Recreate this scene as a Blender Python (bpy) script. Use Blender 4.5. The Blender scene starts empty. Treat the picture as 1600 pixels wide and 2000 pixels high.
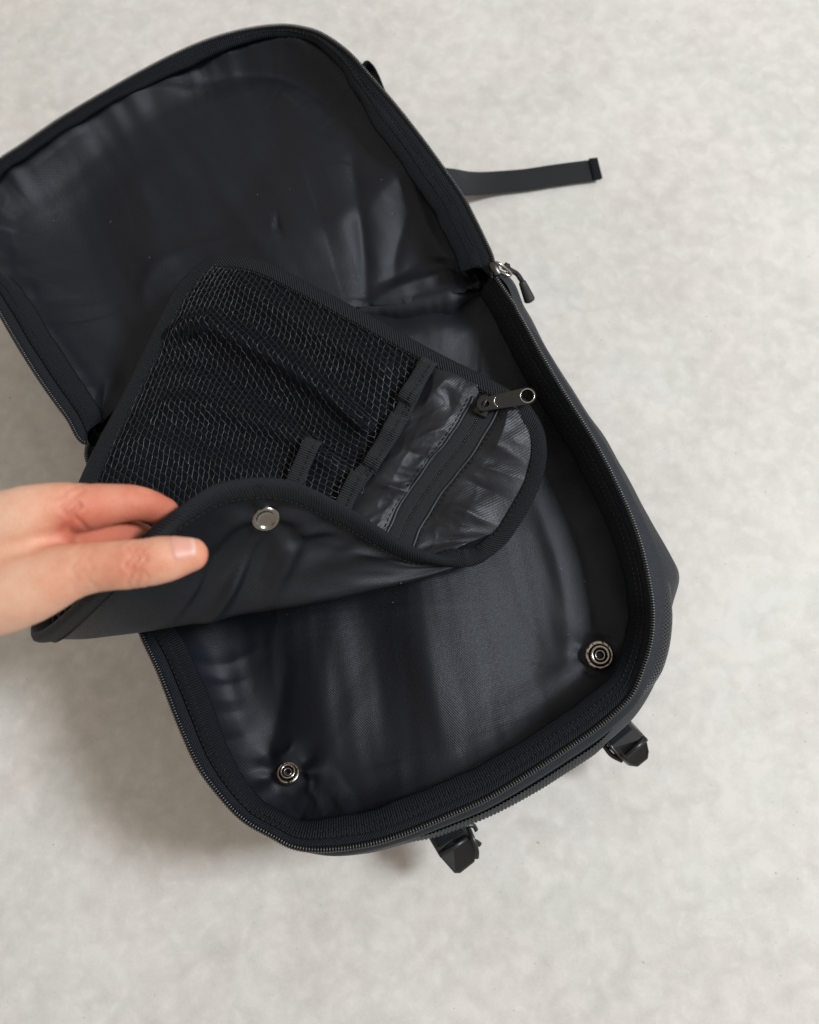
import bpy, bmesh, math, random
import numpy as np
from mathutils import Vector, Matrix, noise

rng = np.random.default_rng(7)
random.seed(7)
SC = bpy.context.scene
COL = SC.collection

# ------------------------------------------------------------------ camera
FPX = 1604.0                      # focal length in pixels of the 1600x2000 photograph
TILT = math.radians(15.0)
CT, ST = math.cos(TILT), math.sin(TILT)
CAM = np.array([0.0, -0.5 * ST, 0.11 + 0.5 * CT])
cd = bpy.data.cameras.new('camera')
cam = bpy.data.objects.new('camera', cd)
COL.objects.link(cam)
cam.location = CAM
cam.rotation_euler = (TILT, 0, 0)
cd.sensor_fit = 'VERTICAL'
cd.sensor_height = 36.0
cd.sensor_width = 28.8
cd.lens = FPX / 2000.0 * 36.0
cd.clip_start = 0.02
cd.clip_end = 60
cd.dof.use_dof = True
cd.dof.focus_distance = 0.475
cd.dof.aperture_fstop = 6.8
SC.camera = cam

# ------------------------------------------------------------------ room light (indoors, window to the right)
w = bpy.data.worlds.new('World')
SC.world = w
w.use_nodes = True
bg = w.node_tree.nodes['Background']
bg.inputs[0].default_value = (1.0, 0.875, 0.74, 1)
bg.inputs[1].default_value = 0.47


def area(name, az, el, dist, size, power, color, aim=(0.0, 0.05, 0.08)):
    ld = bpy.data.lights.new(name, 'AREA')
    ld.shape = 'RECTANGLE'
    ld.size, ld.size_y = size
    ld.energy = power
    ld.color = color
    o = bpy.data.objects.new(name, ld)
    COL.objects.link(o)
    a, e = math.radians(az), math.radians(el)
    d = Vector((math.cos(e) * math.cos(a), math.cos(e) * math.sin(a), math.sin(e)))
    o.location = Vector(aim) + d * dist
    o.rotation_euler = d.to_track_quat('Z', 'Y').to_euler()
    return o


area('window_light', 6, 47, 3.8, (0.80, 0.88), 124, (0.945, 0.98, 1.0))
SC.view_settings.view_transform = 'Standard'
SC.view_settings.look = 'None'
SC.view_settings.exposure = 0.0
SC.view_settings.gamma = 1.0

# ------------------------------------------------------------------ helpers


def P(px, py, z):
    x, y = (px - 800.0) / FPX, -(py - 1000.0) / FPX
    d = np.array([x, y * CT + ST, y * ST - CT])
    return CAM + d * ((z - CAM[2]) / d[2])


def pix(p):
    q = np.asarray(p) - CAM
    x = q[..., 0]
    y = q[..., 1] * CT + q[..., 2] * ST
    zz = -q[..., 1] * ST + q[..., 2] * CT
    return 800 + FPX * x / -zz, 1000 - FPX * y / -zz


def nrm(a):
    a = np.asarray(a, float)
    return a / np.maximum(np.linalg.norm(a, axis=-1, keepdims=True), 1e-12)


def cr(pts, sub=16, closed=False):
    """centripetal-free Catmull-Rom through the points (any dimension)"""
    p = np.asarray(pts, float)
    n = len(p)
    out = []
    segs = n if closed else n - 1
    for i in range(segs):
        if closed:
            a, b, c, d = p[(i - 1) % n], p[i], p[(i + 1) % n], p[(i + 2) % n]
        else:
            b, c = p[i], p[i + 1]
            a = p[i - 1] if i > 0 else 2 * b - c
            d = p[i + 2] if i + 2 < n else 2 * c - b
        t = np.linspace(0, 1, sub, endpoint=False)[:, None]
        out.append(0.5 * (2 * b + (c - a) * t + (2 * a - 5 * b + 4 * c - d) * t**2 + (3 * b - a - 3 * c + d) * t**3))
    if not closed:
        out.append(p[-1:])
    return np.vstack(out)


def arclen(p, closed=False):
    q = np.vstack([p, p[:1]]) if closed else p
    return np.concatenate([[0], np.cumsum(np.linalg.norm(np.diff(q[:, :3], axis=0), axis=1))])


def resample(p, n, closed=False):
    s = arclen(p, closed)
    q = np.vstack([p, p[:1]]) if closed else p
    t = np.linspace(0, s[-1], n, endpoint=not closed)
    return np.stack([np.interp(t, s, q[:, k]) for k in range(q.shape[1])], 1)


def smooth_seq(a, it, closed=True):
    a = np.array(a, float)
    for _ in range(it):
        if closed:
            a = 0.25 * np.roll(a, 1, 0) + 0.5 * a + 0.25 * np.roll(a, -1, 0)
        else:
            b = a.copy()
            b[1:-1] = 0.25 * a[:-2] + 0.5 * a[1:-1] + 0.25 * a[2:]
            a = b
    return a


def PX(lst):
    return np.array([P(*q) for q in lst])


def mesh(name, verts, faces, mat, parent=None, uvs=None, smooth=True):
    me = bpy.data.meshes.new(name)
    me.from_pydata([tuple(map(float, v)) for v in verts], [], [tuple(int(i) for i in f) for f in faces])
    if uvs is not None:
        ul = me.uv_layers.new(name='UVMap')
        uvs = np.asarray(uvs, float)
        idx = np.zeros(len(me.loops), int)
        me.loops.foreach_get('vertex_index', idx)
        ul.data.foreach_set('uv', uvs[idx].ravel())
    if smooth:
        me.polygons.foreach_set('use_smooth', [True] * len(me.polygons))
    if mat:
        me.materials.append(mat)
    me.update()
    o = bpy.data.objects.new(name, me)
    COL.objects.link(o)
    if parent:
        o.parent = parent
    return o


def loft(curves, closed=True, close_v=False):
    """curves: list of (n,3) arrays -> verts, quads, uvs in metres"""
    c = np.array(curves)
    m, n = c.shape[:2]
    v = c.reshape(-1, 3)
    f = []
    mm = m if close_v else m - 1
    nn = n if closed else n - 1
    for i in range(mm):
        i2 = (i + 1) % m
        for j in range(nn):
            j2 = (j + 1) % n
            f.append((i * n + j, i * n + j2, i2 * n + j2, i2 * n + j))
    mid = c[m // 2]
    u = arclen(mid)
    vv = np.concatenate([[0], np.cumsum(np.linalg.norm(np.diff(c, axis=0), axis=2).mean(1))])
    uv = np.stack([np.broadcast_to(u, (m, n)), np.broadcast_to(vv[:, None], (m, n))], 2).reshape(-1, 2)
    return v, f, uv


class Bag:
    """collects many small pieces into one mesh"""

    def __init__(self):
        self.v, self.f, self.n = [], [], 0

    def add(self, v, f):
        self.v.append(np.asarray(v, float))
        self.f += [tuple(int(i) + self.n for i in q) for q in f]
        self.n += len(v)

    def build(self, name, mat, parent, smooth=True):
        return mesh(name, np.vstack(self.v), self.f, mat, parent, None, smooth)


def tube(path, r, k=8, cap=True, flat=1.0):
    path = np.asarray(path, float)
    n = len(path)
    r = np.broadcast_to(r, (n,))
    t = nrm(np.gradient(path, axis=0))
    up = np.array([0, 0, 1.0])
    if abs(t[0] @ up) > 0.9:
        up = np.array([1.0, 0, 0])
    a = nrm(np.cross(t[0], up))
    V = []
    for i in range(n):
        a = nrm(a - t[i] * (a @ t[i]))
        b = np.cross(t[i], a)
        ang = np.arange(k) * 2 * math.pi / k
        V.append(path[i] + r[i] * (np.cos(ang)[:, None] * a + flat * np.sin(ang)[:, None] * b))
    V = np.vstack(V)
    F = [(i * k + j, i * k + (j + 1) % k, (i + 1) * k + (j + 1) % k, (i + 1) * k + j) for i in range(n - 1) for j in range(k)]
    if cap:
        F.append(tuple(range(k))[::-1])
        F.append(tuple((n - 1) * k + j for j in range(k)))
    return V, F


def lathe(profile, k=40):
    """profile [(r, h)] about +Z"""
    V, F = [], []
    m = len(profile)
    for r, h in profile:
        for j in range(k):
            a = 2 * math.pi * j / k
            V.append((r * math.cos(a), r * math.sin(a), h))
    for i in range(m - 1):
        for j in range(k):
            F.append((i * k + j, i * k + (j + 1) % k, (i + 1) * k + (j + 1) % k, (i + 1) * k + j))
    F.append(tuple(range(k))[::-1])
    F.append(tuple((m - 1) * k + j for j in range(k)))
    return np.array(V), F


def frame(n, x=None):
    n = nrm(n)
    x = np.array([1.0, 0, 0]) if x is None else np.asarray(x, float)
    x = nrm(x - n * (x @ n))
    return np.stack([x, np.cross(n, x), n])      # rows


def place(v, o, fr):
    return np.asarray(v) @ fr + np.asarray(o)


def strip(path, across, wid, thick, mat, name, parent, nor=None, edge=0.0004):
    """a webbing strip: path (n,3), across (n,3) unit, half width, thickness; rounded edges"""
    path = np.asarray(path, float)
    t = nrm(np.gradient(path, axis=0))
    across = nrm(across)
    n = nrm(np.cross(t, across))
    wid = np.broadcast_to(wid, (len(path),))[:, None]
    prof = [(-1, 0), (-0.97, .5), (-0.9, .95), (-.45, 1), (0, 1), (.45, 1), (0.9, .95), (0.97, .5), (1, 0), (0.97, -.5), (0.9, -.95), (0, -1), (-0.9, -.95), (-0.97, -.5)]
    curves = [path + across * wid * a + n * (thick / 2) * b for a, b in prof]
    v, f, uv = loft(curves, closed=False, close_v=True)
    m, k = len(prof), len(path)
    f = f + [tuple(i * k for i in range(m)), tuple(i * k + k - 1 for i in range(m))[::-1]]
    return mesh(name, v, f, mat, parent, uv)


def fbm(x, y, s, seed=0.0, oct=3):
    out = np.empty(len(x))
    for i in range(len(x)):
        out[i] = noise.fractal((x[i] * s + seed, y[i] * s - seed, seed * 1.7), 1.0, 2.0, oct, noise_basis='PERLIN_ORIGINAL')
    return out


def polydist(xy, line):
    """distance of points to a polyline, and the param along it (0..1)"""
    best = np.full(len(xy), 1e9)
    par = np.zeros(len(xy))
    m = len(line) - 1
    for i in range(m):
        a, b = line[i], line[i + 1]
        ab = b - a
        t = np.clip(((xy - a) @ ab) / max(ab @ ab, 1e-12), 0, 1)
        d = np.linalg.norm(xy - (a + t[:, None] * ab), axis=1)
        k = d < best
        best[k] = d[k]
        par[k] = (i + t[k]) / m
    return best, par


def inside(xy, poly):
    x, y = xy[:, 0], xy[:, 1]
    c = np.zeros(len(xy), bool)
    n = len(poly)
    j = n - 1
    for i in range(n):
        xi, yi = poly[i]
        xj, yj = poly[j]
        if yi != yj:
            c ^= ((yi > y) != (yj > y)) & (x < (xj - xi) * (y - yi) / (yj - yi) + xi)
        j = i
    return c


# ------------------------------------------------------------------ materials


class NT:
    def __init__(self, name):
        self.m = bpy.data.materials.new(name)
        self.m.use_nodes = True
        self.t = self.m.node_tree
        self.b = self.t.nodes['Principled BSDF']

    def n(self, typ, **kw):
        o = self.t.nodes.new(typ)
        for k, v in kw.items():
            setattr(o, k, v)
        return o

    def l(self, a, b):
        self.t.links.new(a, b)

    def math(self, op, a, b=None):
        o = self.n('ShaderNodeMath', operation=op)
        for i, q in enumerate((a, b)):
            if q is None:
                continue
            if isinstance(q, (int, float)):
                o.inputs[i].default_value = q
            else:
                self.l(q, o.inputs[i])
        return o.outputs[0]

    def sinwave(self, vec, direction):
        d = self.n('ShaderNodeVectorMath', operation='DOT_PRODUCT')
        self.l(vec, d.inputs[0])
        d.inputs[1].default_value = tuple(2 * math.pi * q for q in direction)
        return self.math('SINE', d.outputs['Value'])

    def noise(self, vec, scale, detail=3, rough=0.5):
        o = self.n('ShaderNodeTexNoise')
        if vec is not None:
            self.l(vec, o.inputs['Vector'])
        o.inputs['Scale'].default_value = scale
        o.inputs['Detail'].default_value = detail
        o.inputs['Roughness'].default_value = rough
        return o.outputs['Fac']

    def ramp(self, fac, stops):
        o = self.n('ShaderNodeValToRGB')
        e = o.color_ramp.elements
        while len(e) < len(stops):
            e.new(0.5)
        for q, (p, c) in zip(e, stops):
            q.position = p
            q.color = (*c, 1)
        self.l(fac, o.inputs['Fac'])
        return o.outputs['Color']

    def bump(self, h, strength, dist, prev=None):
        o = self.n('ShaderNodeBump')
        o.inputs['Strength'].default_value = strength
        o.inputs['Distance'].default_value = dist
        self.l(h, o.inputs['Height'])
        if prev is not None:
            self.l(prev, o.inputs['Normal'])
        return o.outputs['Normal']

    def set(self, **kw):
        for k, v in kw.items():
            self.b.inputs[k.replace('_', ' ')].default_value = v


def fabric(name, col, rough, waves, depth=0.00025, strength=0.5, sheen=0.0, fleck=0.25, spec=0.5, aniso=0.0):
    t = NT(name)
    tc = t.n('ShaderNodeTexCoord')
    uv = tc.outputs['UV']
    ob = tc.outputs['Object']
    h = None
    for wv in waves:
        s = t.sinwave(uv, (wv[0], wv[1], 0))
        s = t.math('MULTIPLY', s, wv[2])
        h = s if h is None else t.math('ADD', h, s)
    nz = t.noise(ob, 850, 3, 0.75)
    h2 = t.math('ADD', h, t.math('MULTIPLY', nz, 2.4))
    big = t.noise(ob, 35, 3, 0.55)
    med = t.noise(ob, 190, 3, 0.6)
    nb = t.bump(big, 0.25, 0.0012)
    nb = t.bump(med, 0.30, 0.0005, nb)
    rv = t.n('ShaderNodeMapRange')
    t.l(nz, rv.inputs['Value'])
    rv.inputs['From Min'].default_value = 0.3
    rv.inputs['From Max'].default_value = 0.7
    rv.inputs['To Min'].default_value = rough + 0.10
    rv.inputs['To Max'].default_value = rough - 0.07
    t.l(rv.outputs['Result'], t.b.inputs['Roughness'])
    t.l(t.bump(h2, strength, depth, nb), t.b.inputs['Normal'])
    mix = t.math('ADD', t.math('MULTIPLY', t.math('ADD', h, 1.0), fleck * 0.5), t.math('MULTIPLY', nz, fleck * 1.4))
    lo = tuple(c * (1 - fleck) for c in col)
    hi = tuple(c * (1 + 1.4 * fleck) for c in col)
    c = t.ramp(mix, [(0.0, lo), (max(0.2, fleck * 1.6), hi)])
    t.l(c, t.b.inputs['Base Color'])
    t.set(Roughness=rough, Sheen_Weight=sheen, Sheen_Roughness=0.4)
    t.b.inputs['Specular Tint'].default_value = (0.87, 0.915, 1.0, 1)
    t.b.inputs['Specular IOR Level'].default_value = spec
    if aniso:
        t.b.inputs['Anisotropic'].default_value = aniso
    return t.m


M = {}
M['lining'] = fabric('black_satin_lining', (0.0027, 0.0036, 0.0062), 0.485, [(640, 640, 0.6), (-220, 720, 0.25)], 0.00013, 0.55, 0.0, 0.8, 0.42)
M['panel_face'] = fabric('black_panel_face', (0.0030, 0.0037, 0.0056), 0.7, [(700, 700, 0.6)], 0.00010, 0.3, 0.0, 0.3, 0.12)
M['pocket_satin'] = fabric('charcoal_pocket_satin', (0.0050, 0.0056, 0.0078), 0.46, [(700, 280, 0.6)], 0.00012, 0.45, 0.0, 0.5, 0.52)
M['shell'] = fabric('black_nylon_shell', (0.0080, 0.0105, 0.0150), 0.60, [(800, 0, 0.5), (0, 800, 0.5)], 0.0002, 0.5, 0.05, 0.35, 0.35)
M['back_satin'] = fabric('dark_grey_panel_backing', (0.0026, 0.0032, 0.0048), 0.50, [(640, 640, 0.5)], 0.00012, 0.5, 0.0, 0.7, 0.44)
M['grosgrain'] = fabric('black_grosgrain', (0.0036, 0.0052, 0.0080), 0.6, [(720, 0, 1.0)], 0.0004, 0.7, 0.0, 0.45, 0.25)
M['webbing'] = fabric('black_loop_webbing', (0.0150, 0.0165, 0.0190), 0.6, [(720, 0, 1.0)], 0.0004, 0.8, 0.0, 0.5, 0.35)
M['ribbed'] = fabric('black_ribbed_webbing', (0.0075, 0.0102, 0.0150), 0.55, [(0, 300, 0.3)], 0.0003, 0.5, 0.0, 0.5, 0.42)
M['tape'] = fabric('black_zipper_tape', (0.0046, 0.0066, 0.0100), 0.62, [(650, 500, 0.6), (-650, 500, 0.6)], 0.0003, 0.7, 0.0, 0.45, 0.28)
M['binding'] = fabric('black_twill_binding', (0.0078, 0.0090, 0.0115), 0.58, [(560, 430, 1.0)], 0.0006, 0.8, 0.0, 0.55, 0.32)
M['velour'] = fabric('charcoal_fleece_band', (0.021, 0.0235, 0.029), 0.85, [(420, 420, 0.8), (-420, 420, 0.8)], 0.0006, 0.8, 0.3, 0.5, 0.2)
M['ziptape'] = fabric('charcoal_brushed_zip_tape', (0.014, 0.0148, 0.0172), 0.75, [(900, 0, 0.4), (0, 900, 0.4)], 0.0003, 0.6, 0.1, 0.4, 0.25)


def simple(name, col, rough, metal=0.0, spec=0.5, bump=0.0, bscale=900):
    t = NT(name)
    t.set(Base_Color=(*col, 1), Roughness=rough, Metallic=metal)
    t.b.inputs['Specular IOR Level'].default_value = spec
    tc = t.n('ShaderNodeTexCoord')
    nz = t.noise(tc.outputs['Object'], bscale, 3, 0.6)
    if bump:
        t.l(t.bump(nz, bump, 0.0003), t.b.inputs['Normal'])
    r = t.n('ShaderNodeMapRange')
    t.l(nz, r.inputs['Value'])
    r.inputs['To Min'].default_value = max(0.02, rough - 0.08)
    r.inputs['To Max'].default_value = rough + 0.1
    t.l(r.outputs['Result'], t.b.inputs['Roughness'])
    return t.m


M['net'] = simple('black_net_thread', (0.013, 0.015, 0.018), 0.36, 0, 0.75)
M['thread'] = simple('black_thread', (0.010, 0.0115, 0.014), 0.6, 0, 0.35)
M['teeth'] = simple('black_nylon_coil', (0.0125, 0.0145, 0.017), 0.28, 0, 0.75)
M['plastic'] = simple('black_acetal_plastic', (0.010, 0.012, 0.015), 0.33, 0, 0.5, 0.15)
M['rubber'] = simple('dark_grey_rubber', (0.02, 0.021, 0.023), 0.5, 0, 0.4)
M['gunmetal'] = simple('gunmetal', (0.46, 0.445, 0.42), 0.2, 1.0)
M['capmetal'] = simple('dark_nickel', (0.27, 0.262, 0.245), 0.22, 1.0)
M['darkmetal'] = simple('black_oxide_metal', (0.09, 0.09, 0.092), 0.3, 1.0)
M['brightmetal'] = simple('nickel_rim', (0.72, 0.70, 0.66), 0.2, 1.0)
M['greytab'] = simple('grey_enamelled_metal', (0.034, 0.035, 0.034), 0.36, 0.6, 0.5)


def floor_mat():
    t = NT('pale_concrete_vinyl')
    tc = t.n('ShaderNodeTexCoord')
    ob = tc.outputs['Object']
    a = t.noise(ob, 6, 4, 0.6)
    b = t.noise(ob, 62, 5, 0.66)
    c = t.noise(ob, 520, 4, 0.7)
    v = t.n('ShaderNodeTexVoronoi', feature='SMOOTH_F1')
    wob = t.n('ShaderNodeTexNoise')
    t.l(ob, wob.inputs['Vector'])
    wob.inputs['Scale'].default_value = 55
    va = t.n('ShaderNodeVectorMath', operation='MULTIPLY_ADD')
    t.l(wob.outputs['Color'], va.inputs[0])
    va.inputs[1].default_value = (0.03, 0.03, 0.03)
    t.l(ob, va.inputs[2])
    t.l(va.outputs['Vector'], v.inputs['Vector'])
    v.inputs['Scale'].default_value = 90
    s = t.math('ADD', t.math('ADD', t.math('MULTIPLY', a, 0.42), t.math('MULTIPLY', b, 0.30)), t.math('ADD', t.math('MULTIPLY', c, 0.24), t.math('MULTIPLY', t.math('SUBTRACT', 0.7, v.outputs['Distance']), 0.24)))
    col = t.ramp(s, [(0.35, (0.548, 0.545, 0.531)), (0.5, (0.640, 0.637, 0.623)), (0.65, (0.728, 0.727, 0.716))])
    hue = t.noise(ob, 11, 4, 0.6)
    tint = t.ramp(hue, [(0.36, (1.0, 0.982, 0.970)), (0.5, (1, 0.996, 0.988)), (0.64, (0.965, 0.992, 0.985))])
    mx = t.n('ShaderNodeMix', data_type='RGBA', blend_type='MULTIPLY')
    mx.inputs['Factor'].default_value = 1.0
    t.l(col, mx.inputs[6])
    t.l(tint, mx.inputs[7])
    sp = t.noise(ob, 260, 2, 0.5)
    spk = t.ramp(sp, [(0.235, (0.55, 0.53, 0.5)), (0.265, (1, 1, 1))])
    m2 = t.n('ShaderNodeMix', data_type='RGBA', blend_type='MULTIPLY')
    m2.inputs['Factor'].default_value = 0.6
    t.l(mx.outputs[2], m2.inputs[6])
    t.l(spk, m2.inputs[7])
    t.l(m2.outputs[2], t.b.inputs['Base Color'])
    t.l(t.bump(b, 0.15, 0.001, t.bump(c, 0.12, 0.0004)), t.b.inputs['Normal'])
    t.set(Roughness=0.55)
    t.b.inputs['Specular IOR Level'].default_value = 0.3
    return t.m


# ------------------------------------------------------------------ the floor
fm = floor_mat()
fl = mesh('floor', [(-4, -4, 0), (4, -4, 0), (4, 4, 0), (-4, 4, 0)], [(0, 1, 2, 3)], fm)
fl['kind'] = 'structure'

# ------------------------------------------------------------------ backpack root
bp = bpy.data.objects.new('backpack', None)
COL.objects.link(bp)
bp['label'] = 'open black backpack lying on the pale floor with its organizer panel lifted'
bp['category'] = 'backpack'

N = 520
# --- main compartment rim: (zip px, zip py, zip z, shell px, shell py, band width mm, band drop mm)
TUB = [
    (962, 534, .120, 972, 536, 11, 12), (1011, 611, .120, 1027, 611, 11, 14), (1052, 685, .120, 1066, 683, 11, 15),
    (1093, 755, .120, 1107, 751, 11, 15), (1134, 820, .120, 1152, 820, 11, 15), (1171, 882, .120, 1197, 884, 11, 15),
    (1204, 947, .120, 1236, 955, 11, 14), (1233, 1013, .120, 1274, 1022, 11, 13), (1253, 1074, .120, 1310, 1084, 11, 12),
    (1268, 1144, .120, 1327, 1128, 11, 11), (1274, 1197, .120, 1312, 1190, 10, 16), (1270, 1253, .120, 1302, 1268, 11, 14),
    (1256, 1302, .120, 1279, 1336, 12, 11), (1234, 1355, .120, 1243, 1396, 15, 7), (1201, 1391, .120, 1200, 1438, 16, 6),
    (1156, 1428, .120, 1158, 1470, 16, 6), (1103, 1464, .120, 1104, 1505, 16, 6), (1034, 1509, .120, 1039, 1546, 16, 6),
    (953, 1558, .120, 957, 1589, 17, 6), (872, 1594, .120, 875, 1621, 17, 6), (791, 1627, .120, 793, 1648, 17, 7),
    (720, 1648, .120, 721, 1666, 16, 8), (636, 1659, .120, 650, 1672, 15, 9), (575, 1654, .120, 585, 1660, 13, 10),
    (533, 1633, .120, 542, 1634, 13, 10), (477, 1601, .120, 488, 1596, 13, 9), (433, 1556, .120, 448, 1548, 14, 6),
    (388, 1495, .120, 404, 1485, 18, 4), (351, 1414, .120, 370, 1408, 19, 3.5), (311, 1312, .120, 330, 1306, 19, 3),
    (274, 1231, .120, 293, 1224, 18, 3), (245, 1140, .120, 264, 1135, 17, 3), (218, 1040, .119, 236, 1036, 17, 3),
    (195, 950, .118, 213, 948, 17, 3), (174, 868, .116, 186, 866, 15, 4),
    (270, 760, .096, 270, 760, 6, 4), (440, 640, .089, 440, 640, 5, 3), (620, 550, .089, 620, 550, 5, 3), (800, 505, .092, 800, 505, 6, 4),
]
NZ_TUB = 35          # control points that carry the zip (the rest is the hinge)
LID = [
    (960, 541, .121, 0, 0, 20, 6), (962, 506, .123, 0, 0, 21, 6), (945, 466, .125, 0, 0, 21, 6), (925, 425, .127, 0, 0, 21, 6),
    (901, 380, .129, 0, 0, 20, 6), (864, 327, .131, 0, 0, 20, 6), (823, 271, .133, 0, 0, 19, 6), (775, 210, .135, 0, 0, 18, 6),
    (725, 152, .136, 0, 0, 14, 6), (680, 103, .136, 0, 0, 9, 5), (630, 68, .135, 0, 0, 6, 4), (585, 54, .133, 0, 0, 5, 4), (540, 51, .131, 0, 0, 5, 4),
    (475, 60, .129, 0, 0, 6, 4), (400, 82, .127, 0, 0, 8, 5), (320, 118, .125, 0, 0, 8, 5), (225, 170, .123, 0, 0, 7, 4),
    (125, 229, .121, 0, 0, 6, 4), (50, 280, .120, 0, 0, 6, 4), (-12, 322, .119, 0, 0, 6, 4), (-60, 372, .118, 0, 0, 10, 10),
    (-82, 440, .117, 0, 0, 13, 8), (-62, 512, .117, 0, 0, 16, 6), (-25, 570, .117, 0, 0, 19, 5), (0, 612, .117, 0, 0, 20, 4), (36, 674, .118, 0, 0, 20, 4),
    (81, 745, .118, 0, 0, 20, 4), (130, 813, .118, 0, 0, 19, 4), (172, 864, .117, 0, 0, 16, 4),
    (250, 790, .108, 0, 0, 4, 4), (400, 690, .104, 0, 0, 3, 4), (560, 622, .104, 0, 0, 3, 4), (700, 588, .106, 0, 0, 3, 4), (800, 578, .108, 0, 0, 3, 4), (900, 556, .112, 0, 0, 5, 4),
]
NZ_LID = 29


def rimset(table, nzip):
    z3 = cr(np.array([list(P(a[0], a[1], a[2])) + [a[5] / 1000, a[6] / 1000, float(i)] for i, a in enumerate(table)]), 24, True)
    r = resample(z3, N, True)
    # resample's wrap of the index column is not continuous: clean it
    z = r[:, :3]
    wd, dr, ix = r[:, 3], r[:, 4], r[:, 5]
    tan = nrm(smooth_seq(np.roll(z, -1, 0) - np.roll(z, 1, 0), 6))
    inw = nrm(np.stack([tan[:, 1], -tan[:, 0], np.zeros(N)], 1))     # both rings run clockwise or not: fixed below
    c = z.mean(0)
    if ((c - z) * inw).sum(1).mean() < 0:
        inw = -inw
    return z, inw, wd, dr, ix


def off(z, inw, d, dz):
    d = np.broadcast_to(d, (len(z),))[:, None]
    q = z + inw * d
    q[:, 2] += dz
    return q


tz, tin, tw, tdr, tix = rimset(TUB, NZ_TUB)
# shell silhouette (z = 0.065)
sh = cr(np.array([list(P(a[3], a[4], 0.085 if i < NZ_TUB else 0.06)) for i, a in enumerate(TUB)]), 24, True)
shs = []
zc = cr(np.array([P(a[0], a[1], a[2]) for a in TUB]), 24, True)
sz = arclen(zc, True)
tt = np.linspace(0, sz[-1], N, endpoint=False)
shq = np.vstack([sh, sh[:1]])
shell = np.stack([np.interp(tt, sz, shq[:, k]) for k in range(3)], 1)
wob = np.array([0.0012 * noise.noise((p[0] * 40, p[1] * 40, 3.0)) for p in tz])
pip = off(tz, -tin, 0.0010, -0.0012)
r1 = 0.55 * tz + 0.45 * shell
r1[:, 2] = tz[:, 2] - 0.009
r15 = 0.2 * tz + 0.8 * shell + tin * wob[:, None]
r15[:, 2] = tz[:, 2] - 0.022
g1 = off(shell, tin, 0.004, 0)
g1[:, 2] = 0.035
g2 = off(shell, tin, 0.020, 0)
g2[:, 2] = 0.004
g3 = off(shell, tin, 0.05, 0)
g3[:, 2] = 0.003
v, f, uv = loft([pip, r1, r15, shell, g1, g2, g3])
mc = mesh('main_compartment', v, f, M['shell'], bp, uv)


def seq(ix, a, b):
    """vertex indexes whose control index lies in a..b, in running order"""
    top = int(np.argmax(ix))
    return np.array([i for i in range(len(ix)) if i <= top and a <= ix[i] <= b])


def teeth_along(path, out, up, pitch, name, parent, L=0.0030, Wd=0.00105, H=0.0015):
    s = arclen(path)
    n = int(s[-1] / pitch)
    q = resample(np.hstack([path, out, up]), n)
    bag = Bag()
    for i in range(n):
        o = q[i, :3]
        x = nrm(q[i, 3:6])
        t = nrm(q[min(i + 1, n - 1), :3] - q[max(i - 1, 0), :3])
        u = nrm(np.cross(x, t))
        if u[2] < 0:
            u = -u
        a, b, h = L / 2, Wd / 2, H
        loc = [(-a, -b * .6, 0), (a, -b * .6, 0), (a, b * .6, 0), (-a, b * .6, 0), (-a * .7, -b, h * .55), (a * .8, -b, h * .55), (a * .8, b, h * .55), (-a * .7, b, h * .55), (-a * .35, 0, h), (a * .55, 0, h)]
        V = [o + x * p[0] + t * p[1] + u * p[2] for p in loc]
        F = [(0, 1, 5, 4), (1, 2, 6, 5), (2, 3, 7, 6), (3, 0, 4, 7), (4, 5, 9, 8), (5, 6, 9), (6, 7, 8, 9), (7, 4, 8)]
        bag.add(V, F)
    o = bag.build(name, M['teeth'], parent)
    o['kind'] = 'stuff'
    return o


def stitches(path, up, name, parent, pitch=0.0031, ln=0.0022, r=0.00028, lift=0.0002, bag=None):
    s = arclen(path)
    n = max(2, int(s[-1] / pitch))
    q = resample(np.hstack([path, up]), n)
    own = bag is None
    bag = bag or Bag()
    for i in range(1, n - 1):
        o = q[i, :3]
        u = nrm(q[i, 3:6])
        t = nrm(q[i + 1, :3] - q[i - 1, :3])
        t = nrm(t + 0.05 * rng.normal(size=3))
        pth = [o - t * ln / 2 + u * (lift - r), o - t * ln * .3 + u * (lift + r * .6), o + t * ln * .3 + u * (lift + r * .6), o + t * ln / 2 + u * (lift - r)]
        bag.add(*tube(pth, r, 4))
    if own:
        o = bag.build(name, M['thread'], parent)
        o['kind'] = 'stuff'
        return o


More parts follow.
